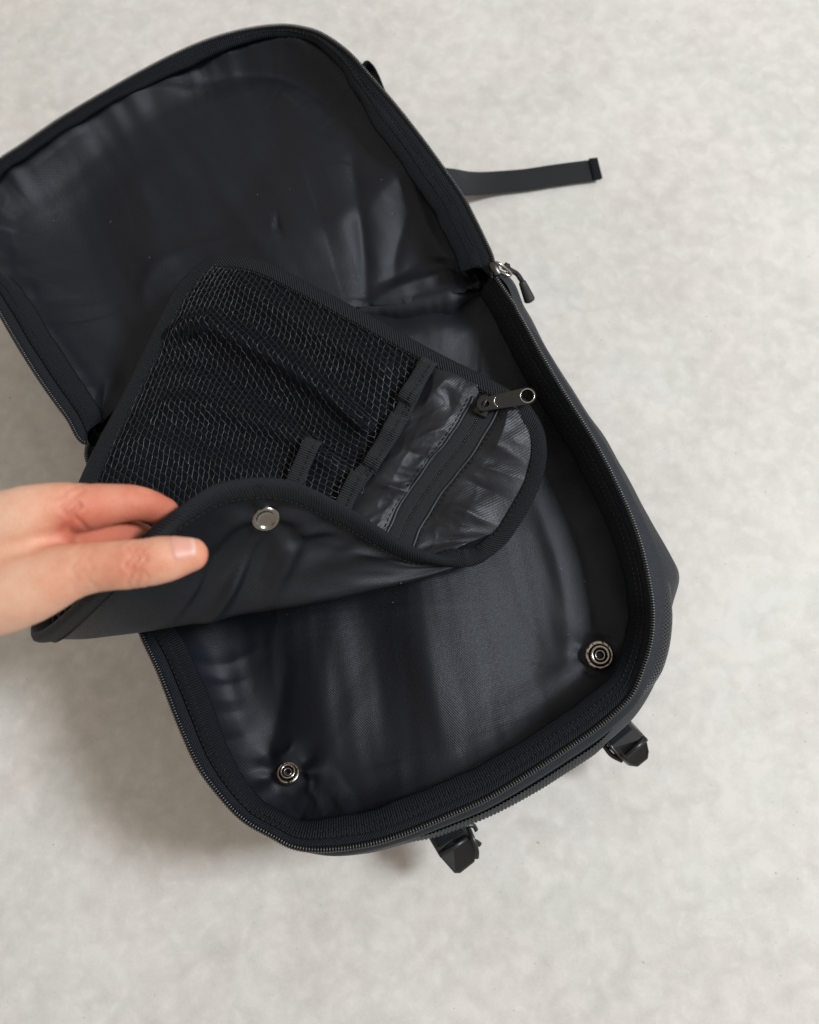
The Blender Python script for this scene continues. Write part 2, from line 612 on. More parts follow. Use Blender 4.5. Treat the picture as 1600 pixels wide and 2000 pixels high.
def rim(tz, tin, tw, tdr, tix, nz, parent, wallz, wob_amp, seed, sink=0.0):
    k = seq(tix, 0, nz - 1)
    z, i_, w_, d_ = tz[k], tin[k], tw[k], tdr[k]
    s = arclen(z)
    wv = np.array([noise.noise((a * 34, seed, 0.3)) + 0.6 * noise.noise((a * 90, seed, 1.3)) for a in s])
    w_ = w_ + wob_amp * wv
    # tape
    def pt(fr, bump):
        return off(z, i_, w_ * fr, -d_ * fr + bump)
    tp = [off(z, i_, -0.0014, -0.0007), off(z, i_, -0.0010, 0.0000), pt(0.10, 0.0003), pt(0.25, 0.0003), pt(0.36, -0.0002)]
    v, f, uv = loft(tp, closed=False)
    mesh('zipper_tape', v, f, M['tape'], parent, uv)
    # grosgrain band
    bd = [pt(.34, -0.0006), pt(.345, 0.0007), pt(.42, 0.0012 + 0.0005 * wv), pt(.56, 0.0013 + 0.0009 * wv), pt(.76, 0.0010 - 0.0008 * wv), pt(.95, 0.0006), pt(1.0, -0.0002), pt(.95, -0.0014)]
    v, f, uv = loft(bd, closed=False)
    mesh('binding_band', v, f, M['grosgrain'], parent, uv)
    up = np.tile([0, 0, 1.0], (len(z), 1))
    b = Bag()
    stitches(pt(.385, 0.0010), up, '', None, bag=b)
    stitches(pt(.60, 0.0013), up, '', None, bag=b)
    o = b.build('stitching', M['thread'], parent)
    o['kind'] = 'stuff'
    teeth_along(off(z, i_, 0.0000, 0.0002), -i_, up, 0.00158, 'zipper_teeth', parent, L=0.0036 if seed < 3 else 0.0030, Wd=0.00112, H=0.0019 if seed < 3 else 0.0013)
    # inner wall under the band, all round
    wz = [off(tz, tin, np.maximum(tw - 0.003, 0.002), -tdr - 0.0008 - sink)]
    for q, zz in ((0.5, 0.66), (0.25, 0.33), (0.1, 0.0)):
        r = off(tz, tin, np.maximum((tw - 0.003) * q, 0.0015), 0)
        r[:, 2] = wallz + (tz[:, 2] - tdr - sink - wallz) * zz
        wz.append(r)
    v, f, uv = loft(wz)
    mesh('inner_wall', v, f, M['lining'], parent, uv)


rim(tz, tin, tw, tdr, tix, NZ_TUB, mc, 0.045, 0.0011, 1.0)


FLAT = {'main_compartment': [(1170, 1280, .083), (563, 1512, .083)]}


def swell(xy, lst, zref):
    h = np.zeros(len(xy))
    for pts, wd, ht in lst:
        ln = np.array([P(a, b, zref)[:2] for a, b in pts])
        d, _ = polydist(xy, cr(ln, 8))
        h += ht / 1000 * np.exp(-(d / (wd / 1000))**2)
    return h


def bed(name, ring, hfun, parent, step=0.0012, margin=0.0003):
    poly = ring[:, :2]
    lo, hi = poly.min(0), poly.max(0)
    nx, ny = int((hi[0] - lo[0]) / step) + 2, int((hi[1] - lo[1]) / step) + 2
    gx, gy = np.meshgrid(lo[0] + step * np.arange(nx), lo[1] + step * np.arange(ny))
    xy = np.stack([gx.ravel(), gy.ravel()], 1)
    small = poly[::4]
    cl = np.vstack([small, small[:1]])
    d, par = polydist(xy, cl)
    ins = inside(xy, small)
    d = np.where(ins, d, -d)
    base, detail, keepw = hfun(xy, d, par)
    b2 = base.reshape(ny, nx)
    kr = int(0.011 / step)
    kk = np.exp(-0.5 * (np.arange(-2 * kr, 2 * kr + 1) / kr)**2)
    kk /= kk.sum()
    b2 = np.where(ins.reshape(ny, nx), b2, np.nan)
    wm = np.where(np.isnan(b2), 0.0, 1.0)
    bz = np.nan_to_num(b2)
    for ax_ in (0, 1):
        bz = np.apply_along_axis(lambda q: np.convolve(q, kk, 'same'), ax_, bz)
        wm = np.apply_along_axis(lambda q: np.convolve(q, kk, 'same'), ax_, wm)
    bl = (bz / np.maximum(wm, 1e-6)).ravel()
    mixw = np.clip((d - keepw) / 0.014, 0, 1)
    mixw = mixw * mixw * (3 - 2 * mixw)
    z = np.where(ins, base * (1 - mixw) + bl * mixw, base) + detail
    for (px_, py_, zr_) in FLAT.get(parent.name, []):
        c = P(px_, py_, zr_)[:2]
        q = np.linalg.norm(xy - c, axis=1)
        h0 = z[np.argmin(q)]
        wgt = np.exp(-(q / 0.0105)**4)
        z = z * (1 - wgt) + (h0 + 0.001) * wgt
    keep = (d > margin).reshape(ny, nx)
    idx = -np.ones(ny * nx, int)
    vk = np.where(keep.ravel())[0]
    idx[vk] = np.arange(len(vk))
    kp = np.pad(keep, 1)
    full = kp[:-2, 1:-1] & kp[2:, 1:-1] & kp[1:-1, :-2] & kp[1:-1, 2:] & kp[:-2, :-2] & kp[2:, 2:] & kp[:-2, 2:] & kp[2:, :-2]
    bnd = keep & ~full
    xy = xy.copy()
    fine = resample(np.vstack([ring, ring[:1]]), 3000)[:, :2]
    for i in np.where(bnd.ravel())[0]:
        xy[i] = fine[np.argmin(((fine - xy[i])**2).sum(1))]
    V = np.column_stack([xy[vk], z[vk]])
    q = keep[:-1, :-1] & keep[1:, :-1] & keep[:-1, 1:] & keep[1:, 1:]
    jj, ii = np.where(q)
    a = jj * nx + ii
    F = np.stack([idx[a], idx[a + 1], idx[a + nx + 1], idx[a + nx]], 1)
    return mesh(name, V, F, M['lining'], parent, V[:, :2])


def ridges(xy, lst, zref):
    h = np.zeros(len(xy))
    for pts, wd, ht in lst:
        ln = np.array([P(a, b, zref)[:2] for a, b in pts])
        if len(ln) > 2:
            ln = cr(ln, 6)
        d, par = polydist(xy, ln)
        d = np.where((par <= 0) | (par >= 1), d * 0.8, d)
        q = d / (wd / 1000)
        h += ht / 1000 * np.exp(-(np.sqrt(q * q + 0.10) - 0.316) * 1.45) * (0.55 + 0.45 * np.sin(np.pi * par))
    return h


def edge_blend(d, par, z, w, dr, gap, centre, L):
    """lining height: starts just under the band's inner edge, sinks to the middle of the compartment"""
    ix = np.clip((par * len(z)).astype(int), 0, len(z) - 1)
    dd = d - np.maximum(w[ix] - 0.007, 0.002)
    e = z[ix, 2] - dr[ix] - gap[ix]
    t = 1 - np.exp(-np.maximum(dd, 0) / L)
    return e + (centre - e) * t + np.minimum(dd, 0) * 0.6


def vnoise(xy, s, seed, oct=3):
    return fbm(xy[:, 0], xy[:, 1], s, seed, oct)


def dirnoise(xy, ang, sa, sb, seed, oct=2):
    c, s = math.cos(ang), math.sin(ang)
    a, b = xy[:, 0] * c + xy[:, 1] * s, -xy[:, 0] * s + xy[:, 1] * c
    return fbm(a * sa, b * sb, 1.0, seed, oct)


TUB_RIDGES = [
    ([(1000, 900), (1060, 1020), (1095, 1130), (1110, 1240), (1100, 1310)], 13, 5.0),
    ([(735, 1190), (742, 1330), (748, 1480)], 16, -2.5),
    ([(640, 1240), (640, 1360), (650, 1450)], 13, 2.8),
    ([(560, 1290), (540, 1400), (520, 1480)], 10, -2.6),
    ([(830, 1200), (850, 1350), (880, 1450)], 22, 3.0),
    ([(500, 1270), (430, 1300), (385, 1292)], 5, 1.2), ([(480, 1330), (400, 1345)], 4.5, 0.9),
    ([(470, 1390), (425, 1395)], 4, 1.0), ([(450, 1330), (400, 1318)], 4, -0.9), ([(470, 1365), (410, 1372)], 4, -0.9),
    ([(480, 1440), (440, 1450)], 4, 1.4),
    ([(535, 1478), (560, 1470), (570, 1455)], 2.2, 1.8), ([(588, 1488), (603, 1512), (606, 1545)], 2.3, 2.0),
    ([(606, 1540), (625, 1570), (640, 1590)], 2.6, 1.4), ([(650, 1548), (680, 1580), (695, 1602)], 3.2, 2.4),
    ([(560, 1555), (600, 1585), (640, 1604)], 3.5, 2.6), ([(575, 1535), (610, 1560)], 5, -1.6),
    ([(563, 1515)], 6, -1.2) if False else ([(563, 1515), (566, 1518)], 8, 3.0),
    ([(660, 1500), (700, 1560), (720, 1590)], 5, -1.6),
    ([(780, 1480), (790, 1560)], 7, 1.6), ([(900, 1450), (905, 1520)], 8, -1.5), ([(960, 1400), (1000, 1470)], 8, 1.4),
    ([(1040, 1330), (1080, 1410)], 8, -1.6),
    ([(720, 600), (800, 640), (850, 700)], 14, -3.0),
    ([(740, 680), (850, 655), (940, 660)], 26, 9.0), ([(930, 590), (960, 650), (975, 720)], 12, 2.0),
    ([(1170, 1280), (1172, 1283)], 16, 3.0),
]


def tub_h(xy, d, par):
    gap = np.interp(tix, [0, 11, 13, 21, 24, 33, 34, 35, 38], [.008, .009, .007, .005, .009, .013, .004, .002, .002])
    h = edge_blend(d, par, tz, tw, tdr, gap, 0.0800, 0.013)
    edge = np.exp(-np.maximum(d - 0.014, 0) / 0.014)
    pk = np.array([noise.noise((p * 75, 2.2, 0.4)) for p in par])
    fade = 1 - np.exp(-np.maximum(d - 0.006, 0) / 0.018)
    h += fade * swell(xy, [([(640, 700), (740, 920), (830, 1220), (880, 1520)], 70, 24.0), ([(1290, 900), (1330, 1300)], 60, -6.0), ([(680, 1150), (722, 1300), (762, 1480)], 22, -7.0), ([(590, 1190), (618, 1330), (655, 1440)], 24, 4.5), ([(310, 1200), (420, 1520)], 48, -9.0)], 0.09)
    det = ridges(xy, TUB_RIDGES, 0.087)
    det += 0.0030 * dirnoise(xy, math.radians(112), 6, 20, 4.1) + 0.0010 * dirnoise(xy, math.radians(100), 12, 60, 2.0) + 0.0014 * edge * pk
    det += 0.0007 * np.maximum(0, 1 - 5 * np.abs(dirnoise(xy, math.radians(80), 8, 20, 12.0, 1)))
    for px, py, am, ph_ in ((563, 1512, 0.0016, 0.4), (1170, 1280, 0.0007, 1.3)):
        c = P(px, py, 0.083)[:2]
        rx, ry = xy[:, 0] - c[0], xy[:, 1] - c[1]
        q = np.hypot(rx, ry)
        a_ = np.arctan2(ry, rx)
        det += am * np.sin(5 * a_ + ph_ + 1.3 * np.sin(2 * a_)) * np.exp(-((q - 0.015) / 0.008)**2)
    return h, det, 0.022


tub_ring = off(tz, tin, 0.001, 0)
tub_bed = bed('lining', tub_ring, tub_h, mc)

# --- lid
lz, lin, lw, ldr, lix = rimset(LID, NZ_LID)
lp = off(lz, -lin, 0.0008, -0.0012)
l1 = off(lz, lin, 0.0006, -0.012)
l2 = off(lz, lin, 0.004, 0)
l2[:, 2] = 0.05
l3 = off(lz, lin, 0.012, 0)
l3[:, 2] = 0.016
l4 = off(lz, lin, 0.04, 0)
l4[:, 2] = 0.008
ltop = int(np.argmax(lix))
hmask = ((lix > NZ_LID - 0.8) | (np.arange(N) > ltop)).astype(float)
hmask = smooth_seq(hmask[:, None], 12)[:, 0]
lp[:, 2] -= 0.016 * hmask
l1[:, 2] -= 0.012 * hmask
v, f, uv = loft([lp, l1, l2, l3, l4])
lid = mesh('lid', v, f, M['shell'], bp, uv)
rim(lz, lin, lw, ldr, lix, NZ_LID, lid, 0.06, 0.0014, 5.0, 0.012 * hmask)

LID_RIDGES = [
    ([(690, 225), (750, 285), (790, 345), (815, 410), (840, 460), (875, 520)], 7, 4.0),
    ([(630, 450), (690, 432), (760, 380), (780, 330)], 22, 8.5),
    ([(690, 330), (702, 420), (712, 500), (716, 580)], 8, -6.0),
    ([(800, 420), (775, 480), (765, 540)], 8, -4.0),
    ([(830, 500), (790, 520), (740, 545)], 6, -2.5),
    ([(542, 428), (543, 446), (551, 468)], 3.0, -3.4), ([(532, 432), (536, 452)], 4, 2.0),
    ([(715, 583), (790, 552), (890, 522)], 7, 5.0),
    ([(540, 610), (640, 588), (705, 575)], 12, 4.5),
    ([(270, 585), (272, 535), (320, 490), (420, 468), (540, 474)], 10, 3.6),
    ([(310, 575), (380, 540), (480, 545)], 14, -3.5),
    ([(-70, 330), (-50, 450), (5, 560), (62, 660)], 26, 9.0),
    ([(10, 350), (40, 470), (80, 580)], 14, -2.5),
    ([(100, 640), (150, 710), (190, 770)], 6, 2.5),
    ([(62, 555), (74, 592)], 3.5, 2.2), ([(20, 450), (40, 540)], 4, -1.8),
    ([(420, 135), (500, 100), (560, 112), (640, 165), (690, 220)], 7, 3.5),
    ([(400, 165), (500, 150), (590, 175), (660, 240)], 9, -4.5),
    ([(545, 188), (560, 198), (585, 222)], 6, 2.6),
    ([(240, 190), (330, 160), (420, 140)], 5, -2.5), ([(130, 250), (250, 205), (380, 185)], 6, 2.2),
    ([(200, 560), (230, 680), (235, 760)], 22, -4.0),
    ([(360, 480), (480, 380), (560, 250)], 26, -3.0), ([(120, 420), (300, 330), (430, 240)], 30, 2.5),
]


def lid_h(xy, d, par):
    gap = np.interp(lix, [0, 2, 4, 8, 10, 12, 34], [.005, .007, .0095, .0095, .007, .005, .005])
    h = edge_blend(d, par, lz, lw, ldr, gap, 0.0980, 0.022)
    edge = np.exp(-np.maximum(d - 0.008, 0) / 0.014)
    pk = np.array([noise.noise((p * 85, 7.2, 0.4)) for p in par])
    fade = 1 - np.exp(-np.maximum(d - 0.006, 0) / 0.020)
    h += fade * swell(xy, [([(600, 330), (600, 480), (590, 640)], 62, 13.0), ([(-80, 330), (-66, 470), (0, 610), (70, 720)], 40, 17.0), ([(110, 330), (130, 480), (185, 620)], 48, -17.0), ([(840, 330), (880, 430)], 34, -6.0)], 0.105)
    det = ridges(xy, LID_RIDGES, 0.105)
    det += 0.0034 * dirnoise(xy, math.radians(-50), 7, 17, 9.3) + 0.0010 * dirnoise(xy, math.radians(-60), 12, 50, 5.0) + 0.0020 * edge * pk
    det += 0.0009 * np.maximum(0, 1 - 5 * np.abs(dirnoise(xy, math.radians(-40), 7, 16, 21.0, 1)))
    return h, det, 0.016


lid_bed = bed('lining', off(lz, lin, np.where(lix > NZ_LID - 1.0, 0.0, 0.003), 0), lid_h, lid)

# the lining rolls over the hinge from the lid into the compartment
hk = np.arange(int(np.where(lix >= NZ_LID + 0.1)[0].min()), N - 2)
hz, hi = smooth_seq(lz[hk], 6, False), nrm(smooth_seq(lin[hk], 40, False))
hs = np.linspace(0, 1, len(hk))
hw = np.array([0.0016 * noise.noise((q * 40.0, 5.0, 2.0)) for q in hs])
hf = np.clip(np.minimum(hs, 1 - hs) / 0.10, 0.0, 1)
hf = hf * hf * (3 - 2 * hf)
he = -0.012 * (1 - hf)
roll = [off(hz, hi, 0.0090, -0.0112 + he), off(hz, hi, 0.0040, -0.0090 + hw * .3 + he), off(hz, hi, -0.0010 * hf + hw, -0.0092 + he), off(hz, hi, -0.0050 * hf + hw, -0.0115 + he), off(hz, hi, -0.0085 * hf + hw, -0.0160 + he), off(hz, hi, -0.0120 * hf + hw, -0.0215 + he), off(hz, hi, -0.0190 * hf, -0.0270 + he)]
v, f, uv = loft(roll, closed=False)
mesh('hinge_lining', v, f, M['lining'], lid, uv)

# bits of lint caught on the lining
lb_ = Bag()
for ob_, cnt in ((tub_bed, 16), (lid_bed, 9)):
    vs_ = ob_.data.vertices
    for _ in range(cnt):
        c = np.array(vs_[int(rng.integers(len(vs_)))].co)
        a = rng.uniform(0, math.tau)
        L_ = rng.uniform(0.0003, 0.0011)
        d_ = np.array([math.cos(a), math.sin(a), 0])
        bend = np.array([-d_[1], d_[0], 0]) * L_ * 0.4
        lb_.add(*tube([c - d_ * L_ + [0, 0, .0003], c + bend + [0, 0, .0006], c + d_ * L_ + [0, 0, .0003]], 0.00009, 4))
o = lb_.build('lint', simple('pale_lint', (0.30, 0.30, 0.30), 0.9), mc)
o['kind'] = 'stuff'

# ------------------------------------------------------------------ organizer panel
US = np.array([0, .2, .4, .6, .75, .88, 1.0])
ROWS = [
    [(414, 501, .129), (505, 511, .129), (620, 567, .127), (745, 634, .126), (850, 692, .125), (950, 742, .125), (1025, 785, .124)],
    [(352, 558, .129), (455, 608, .125), (580, 670, .123), (705, 735, .122), (820, 785, .122), (930, 810, .122), (1056, 838, .123)],
    [(300, 655, .129), (405, 705, .124), (530, 765, .122), (665, 825, .121), (790, 862, .120), (905, 875, .120), (1062, 897, .121)],
    [(245, 770, .131), (360, 800, .126), (480, 850, .124), (620, 905, .121), (750, 935, .119), (870, 940, .118), (1043, 962, .118)],
    [(165, 930, .141), (310, 930, .132), (440, 955, .127), (580, 990, .123), (710, 1005, .119), (840, 1010, .117), (1003, 1033, .116)],
    [(110, 1085, .155), (270, 1075, .147), (410, 1085, .140), (550, 1090, .134), (690, 1085, .125), (828, 1066, .118), (982, 1060, .115)],
    [(68, 1238, .172), (215, 1234, .166), (375, 1210, .159), (540, 1181, .149), (680, 1156, .136), (815, 1124, .123), (954, 1084, .115)],
    [(172, 1166, .220), (282, 1112, .210), (410, 1076, .188), (552, 1058, .170), (684, 1068, .149), (812, 1098, .127), (928, 1097, .117)],
    [(300, 1036, .243), (352, 997, .243), (440, 947, .228), (560, 943, .205), (680, 997, .175), (793, 1066, .144), (900, 1104, .121)],
]
G = np.array([[P(*q) for q in r] for r in ROWS])          # 9 x 7 x 3
NU, NV = 150, 180


def interp_grid(G, us, NU, NV):
    # along u by Catmull-Rom on the uneven knots, then along v
    uu = np.linspace(0, 1, NU)
    rows = []
    for r in G:
        dense = cr(np.hstack([r, us[:, None]]), 24)
        rows.append(np.stack([np.interp(uu, dense[:, 3], dense[:, k]) for k in range(3)], 1))
    rows = np.array(rows)                                 # 9 x NU x 3
    m = len(rows)
    dense = np.stack([cr(np.hstack([rows[:, j], np.linspace(0, 1, m)[:, None]]), 30) for j in range(NU)], 1)
    vv = np.linspace(0, 1, NV)
    knots = dense[:, 0, 3]
    out = np.empty((NV, NU, 3))
    for k in range(3):
        for j in range(NU):
            out[:, j, k] = np.interp(vv, knots, dense[:, j, k])
    return out


S = interp_grid(G, US, NU, NV)
for _ in range(3):
    T = S.copy()
    T[1:-1, 1:-1] = 0.5 * S[1:-1, 1:-1] + 0.125 * (S[:-2, 1:-1] + S[2:, 1:-1] + S[1:-1, :-2] + S[1:-1, 2:])
    S = T
du = np.gradient(S, axis=1)
dv = np.gradient(S, axis=0)
SN = nrm(np.cross(dv, du))
if SN[10, 75, 2] < 0:
    SN = -SN                                              # SN points out of the pocket (front) side
SV = np.linspace(0, 1, NV)
SU = np.linspace(0, 1, NU)


def samp(A, u, v):
    u = np.clip(np.asarray(u, float), 0, 1) * (NU - 1)
    v = np.clip(np.asarray(v, float), 0, 1) * (NV - 1)
    i, j = np.minimum(u.astype(int), NU - 2), np.minimum(v.astype(int), NV - 2)
    fu, fv = (u - i)[..., None], (v - j)[..., None]
    return (A[j, i] * (1 - fu) + A[j, i + 1] * fu) * (1 - fv) + (A[j + 1, i] * (1 - fu) + A[j + 1, i + 1] * fu) * fv


def locate(px, py, v0=0.0, v1=1.0):
    X, Y = pix(S)
    d = (X - px)**2 + (Y - py)**2
    m = (SV < v0) | (SV > v1)
    d[m] = 1e12
    j, i = np.unravel_index(np.argmin(d), d.shape)
    return SU[i], SV[j]


ulen = np.linalg.norm(np.diff(S, axis=1), axis=2).sum(1).mean()
vlen = np.linalg.norm(np.diff(S, axis=0), axis=2).sum(0).mean()
uvS = np.stack(np.meshgrid(SU * ulen, SV * vlen), 2)
edge_u = np.minimum(SU, 1 - SU)
edge_v = np.minimum(SV, 1 - SV)
ED = np.minimum(edge_u[None, :] * ulen, edge_v[:, None] * vlen)


def grid_mesh(name, A, uv, mat, parent, flip=False):
    m, n = A.shape[:2]
    f = []
    for i in range(m - 1):
        for j in range(n - 1):
            q = (i * n + j, i * n + j + 1, (i + 1) * n + j + 1, (i + 1) * n + j)
            f.append(q[::-1] if flip else q)
    return mesh(name, A.reshape(-1, 3), f, mat, parent, uv.reshape(-1, 2))


TH = 0.0024
# back side with soft puckers round the snap cap
su, sv = locate(515, 1004, 0.80, 0.97)
bk = np.zeros((NV, NU))
UU, VV = np.meshgrid(SU * ulen, SV * vlen)
cu, cv = su * ulen, sv * vlen
rr = np.hypot(UU - cu, VV - cv)
th = np.arctan2(VV - cv, UU - cu)
bk += 0.0022 * np.sin(th * 4 + 0.7 + 1.4 * np.sin(th * 2 + 0.6)) * np.exp(-((rr - 0.019) / 0.011)**2)
bk -= 0.0012 * np.exp(-(rr / 0.011)**2)
nf = np.array([[noise.fractal((a * 26, b * 60, 1.0), 1.0, 2.0, 2, noise_basis='PERLIN_ORIGINAL') for a in SU * ulen] for b in SV * vlen])
bk += 0.0010 * nf * np.clip(ED / 0.02, 0, 1)
tu = locate(470, 1120, 0.75, 0.97)
for (px, py, ang, wd, amp, ln) in ((565, 1080, 1.15, 0.005, 0.0034, 0.022), (455, 1145, 1.0, 0.0045, 0.0032, 0.018), (610, 1028, 0.3, 0.004, 0.003, 0.012), (425, 1100, 0.9, 0.006, -0.003, 0.018), (650, 1060, 0.9, 0.006, 0.003, 0.016), (500, 1100, 1.1, 0.006, -0.0025, 0.02), (380, 1150, 0.8, 0.004, 0.002, 0.012), (720, 1075, 0.5, 0.006, 0.0025, 0.02)):
    a, b = locate(px, py, 0.76, 0.98)
    x, y = UU - a * ulen, VV - b * vlen
    xr, yr = x * math.cos(ang) + y * math.sin(ang), -x * math.sin(ang) + y * math.cos(ang)
    bk += amp * np.exp(-(yr / wd)**2 - (xr / ln)**2)
bk = np.maximum(bk, -0.0012)
Bk = S - SN * (TH + bk)[..., None]
panel = grid_mesh('organizer_panel', Bk, uvS, M['back_satin'], bp, True)

# bound edge all round
loop_uv = [(0, v) for v in np.linspace(1, 0, 260)] + [(u, 0) for u in np.linspace(0, 1, 240)[1:]] + [(1, v) for v in np.linspace(0, 1, 220)[1:]] + [(u, 1) for u in np.linspace(1, 0, 240)[1:-1]]
lu = np.array([q[0] for q in loop_uv])
lv = np.array([q[1] for q in loop_uv])
ep = smooth_seq(samp(S, lu, lv), 8)
en = nrm(smooth_seq(samp(SN, lu, lv), 8))
et = nrm(smooth_seq(np.roll(ep, -1, 0) - np.roll(ep, 1, 0), 10))
ei = nrm(np.cross(en, et))
mid = samp(S, lu + (0.5 - lu) * 0.08, lv + (0.5 - lv) * 0.08) - ep
if (ei * mid).sum(1).mean() < 0:
    ei = -ei
ei = nrm(smooth_seq(ei, 6))
prof = [(8.8, 0.2), (8.7, 1.1), (6.5, 1.6), (4.0, 1.9), (1.5, 2.0), (-0.6, 1.5), (-1.7, 0.2), (-1.9, -1.2), (-1.4, -2.9), (0.4, -3.9), (3, -4.2), (6, -4.1), (8.2, -3.9), (8.8, -3.0)]
cv_ = [ep + ei * (a / 1000) + en * (b / 1000) for a, b in prof]
v, f, uv = loft(cv_, closed=True)
mesh('edge_binding', v, f, M['binding'], panel, uv)
b = Bag()
stitches(ep + ei * 0.0072 + en * 0.0016, en, '', None, bag=b, pitch=0.0034)
stitches(ep + ei * 0.0072 - en * 0.0042, -en, '', None, bag=b, pitch=0.0034)

# satin zip pocket at the right end
A_, B_ = 0.715, 0.985
ZL = np.array([locate(945, 792, 0, 0.7), locate(880, 892, 0, 0.7), locate(803, 1015, 0, 0.7)])
zfit = np.polyfit(ZL[:, 1], ZL[:, 0], 1)


def zu(v):
    return np.polyval(zfit, np.asarray(v, float))


pv = np.linspace(0.02, 0.72, 170)
CRK = ((862, 760, 1.9, 0.006, 0.004, 0.02), (930, 1010, 0.6, 0.006, 0.0035, 0.016), (880, 790, 1.2, 0.005, -0.002, 0.012), (985, 880, 0.9, 0.006, 0.002, 0.02),
       (760, 950, 0.4, 0.005, 0.003, 0.02), (790, 880, 0.3, 0.005, -0.002, 0.02), (1000, 930, 0.5, 0.004, 0.0022, 0.014), (960, 960, 0.7, 0.004, -0.002, 0.014), (840, 850, 2.2, 0.004, 0.002, 0.012))
for side in (0, 1):
    tq = np.linspace(0, 1, 70)
    if side == 0:
        PU = A_ + tq[None, :] * (zu(pv)[:, None] - 0.024 - A_)
    else:
        q_ = np.clip((pv[:, None] - 0.45) / 0.25, 0, 1)
        bv = B_ - 0.075 * q_ * q_
        PU = zu(pv)[:, None] + 0.026 + tq[None, :] * (bv - zu(pv)[:, None] - 0.026)
    PV = np.repeat(pv[:, None], len(tq), 1)
    sh_ = PU.shape
    a_, b_ = PU.ravel(), PV.ravel()
    pk = np.array([noise.fractal((a * 16 + b * 5, b * 13 + a * 8, 4.0), 1.0, 2.0, 2, noise_basis='PERLIN_ORIGINAL') for a, b in zip(a_, b_)]).reshape(sh_)
    pk2 = np.array([noise.noise((a * 9 + b * 6, b * 7 - a * 5, 9.0)) for a, b in zip(a_, b_)]).reshape(sh_)
    pk3 = np.array([1 - 3 * abs(noise.noise((a * 22 + b * 18, b * 20 - a * 24, 2.0))) for a, b in zip(a_, b_)]).reshape(sh_)
    lift = 0.0022 + 0.0036 * pk2 + 0.0013 * pk + 0.0003 * np.maximum(pk3, 0)
    for (px, py, ang, wd, amp, ln) in CRK:
        a, c = locate(px, py, 0, 0.7)
        x, y = (PU - a) * ulen, (PV - c) * vlen
        xr, yr = x * math.cos(ang) + y * math.sin(ang), -x * math.sin(ang) + y * math.cos(ang)
        lift += amp * np.exp(-np.abs(yr / wd)**1.4 - (xr / ln)**2)
    edge_ = np.minimum(np.minimum(PU - A_, B_ - PU) / 0.055, np.abs(PU - zu(PV)) / 0.03 - 0.8)
    edge_ = np.clip(np.minimum(edge_, np.minimum(0.72 - PV, PV - 0.02) / 0.04), 0, 1)
    lift = np.maximum(0.0008 + lift * edge_, 0.0006)
    PS = samp(S, PU, PV) + samp(SN, PU, PV) * lift[..., None]
    grid_mesh('zip_pocket', PS, np.stack([PU * ulen, PV * vlen], 2), M['pocket_satin'], panel)


def along_v(v0, v1, n, lift):
    vv = np.linspace(v0, v1, n)
    uu = zu(vv)
    nn = nrm(samp(SN, uu, vv))
    p = samp(S, uu, vv) + nn * lift
    t = nrm(np.gradient(p, axis=0))
    return p, nn, nrm(np.cross(nn, t))


zv0, zv1 = 0.075, 0.725
for sgn in (-1, 1):
    pth, nn, ac = along_v(zv0, zv1, 120, 0.0011)
    strip(pth + ac * sgn * 0.0041 + nn * 0.0002, ac, 0.0039, 0.0009, M['ziptape'], 'pocket_zip_tape', panel)
    # folded fabric lip along the tape
    wv_ = np.array([noise.noise((q * 9.0, sgn * 3.0, 1.0)) for q in np.linspace(0, 1, 120)])
    pth2 = pth + ac * (sgn * 0.0086 + 0.0009 * wv_)[:, None] + nn * 0.0007
    bagl = Bag()
    bagl.add(*tube(pth2, 0.0010, 8, True, 0.7))
    bagl.build('pocket_lip', M['pocket_satin'], panel)
    stitches(pth + ac * sgn * 0.0108 + nn * 0.0012, nn, '', None, bag=b, pitch=0.0034)
pth, nn, ac = along_v(zv0 + 0.03, zv1, 200, 0.0016)
teeth_along(pth, ac, nn, 0.0013, 'pocket_zip_teeth', panel, L=0.0011, Wd=0.0010, H=0.0006)

# net pocket: zigzag threads meeting at knots
bn = Bag()
u0, u1, v0, v1 = 0.035, 0.725, 0.03, 0.735
pw, ph = 0.0021, 0.0041
RA = math.radians(37)
X0, X1, Y0, Y1 = u0 * ulen, u1 * ulen, v0 * vlen, v1 * vlen
rad_ = 0.5 * math.hypot(X1 - X0, Y1 - Y0)
XC, YC = (X0 + X1) / 2, (Y0 + Y1) / 2
ncol, nrow = int(2 * rad_ / pw), int(2 * rad_ / ph)
netpaths = []
for k in range(ncol + 1):
    ss, ts = [], []
    for j in range(nrow + 1):
        side = 1 if (j + k) % 2 == 0 else -1
        for q in (0.12, 0.46):
            ss.append(-rad_ + k * pw + side * pw * (0.47 if q < 0.2 else 0.40))
            ts.append(-rad_ + (j + q) * ph)
    ss, ts = np.array(ss), np.array(ts)
    X = XC + ss * math.cos(RA) + ts * math.sin(RA)
    Y = YC - ss * math.sin(RA) + ts * math.cos(RA)
    Y = Y + 0.0022 * np.sin(X * 55) + 0.0015 * np.sin(Y * 70 + X * 20)
    ok_ = (X > X0) & (X < X1) & (Y > Y0) & (Y < Y1)
    cut = np.where(np.diff(np.concatenate([[0], ok_.astype(int), [0]])))[0]
    for a_, b_ in zip(cut[::2], cut[1::2]):
        if b_ - a_ > 3:
            netpaths.append((X[a_:b_] / ulen, Y[a_:b_] / vlen))


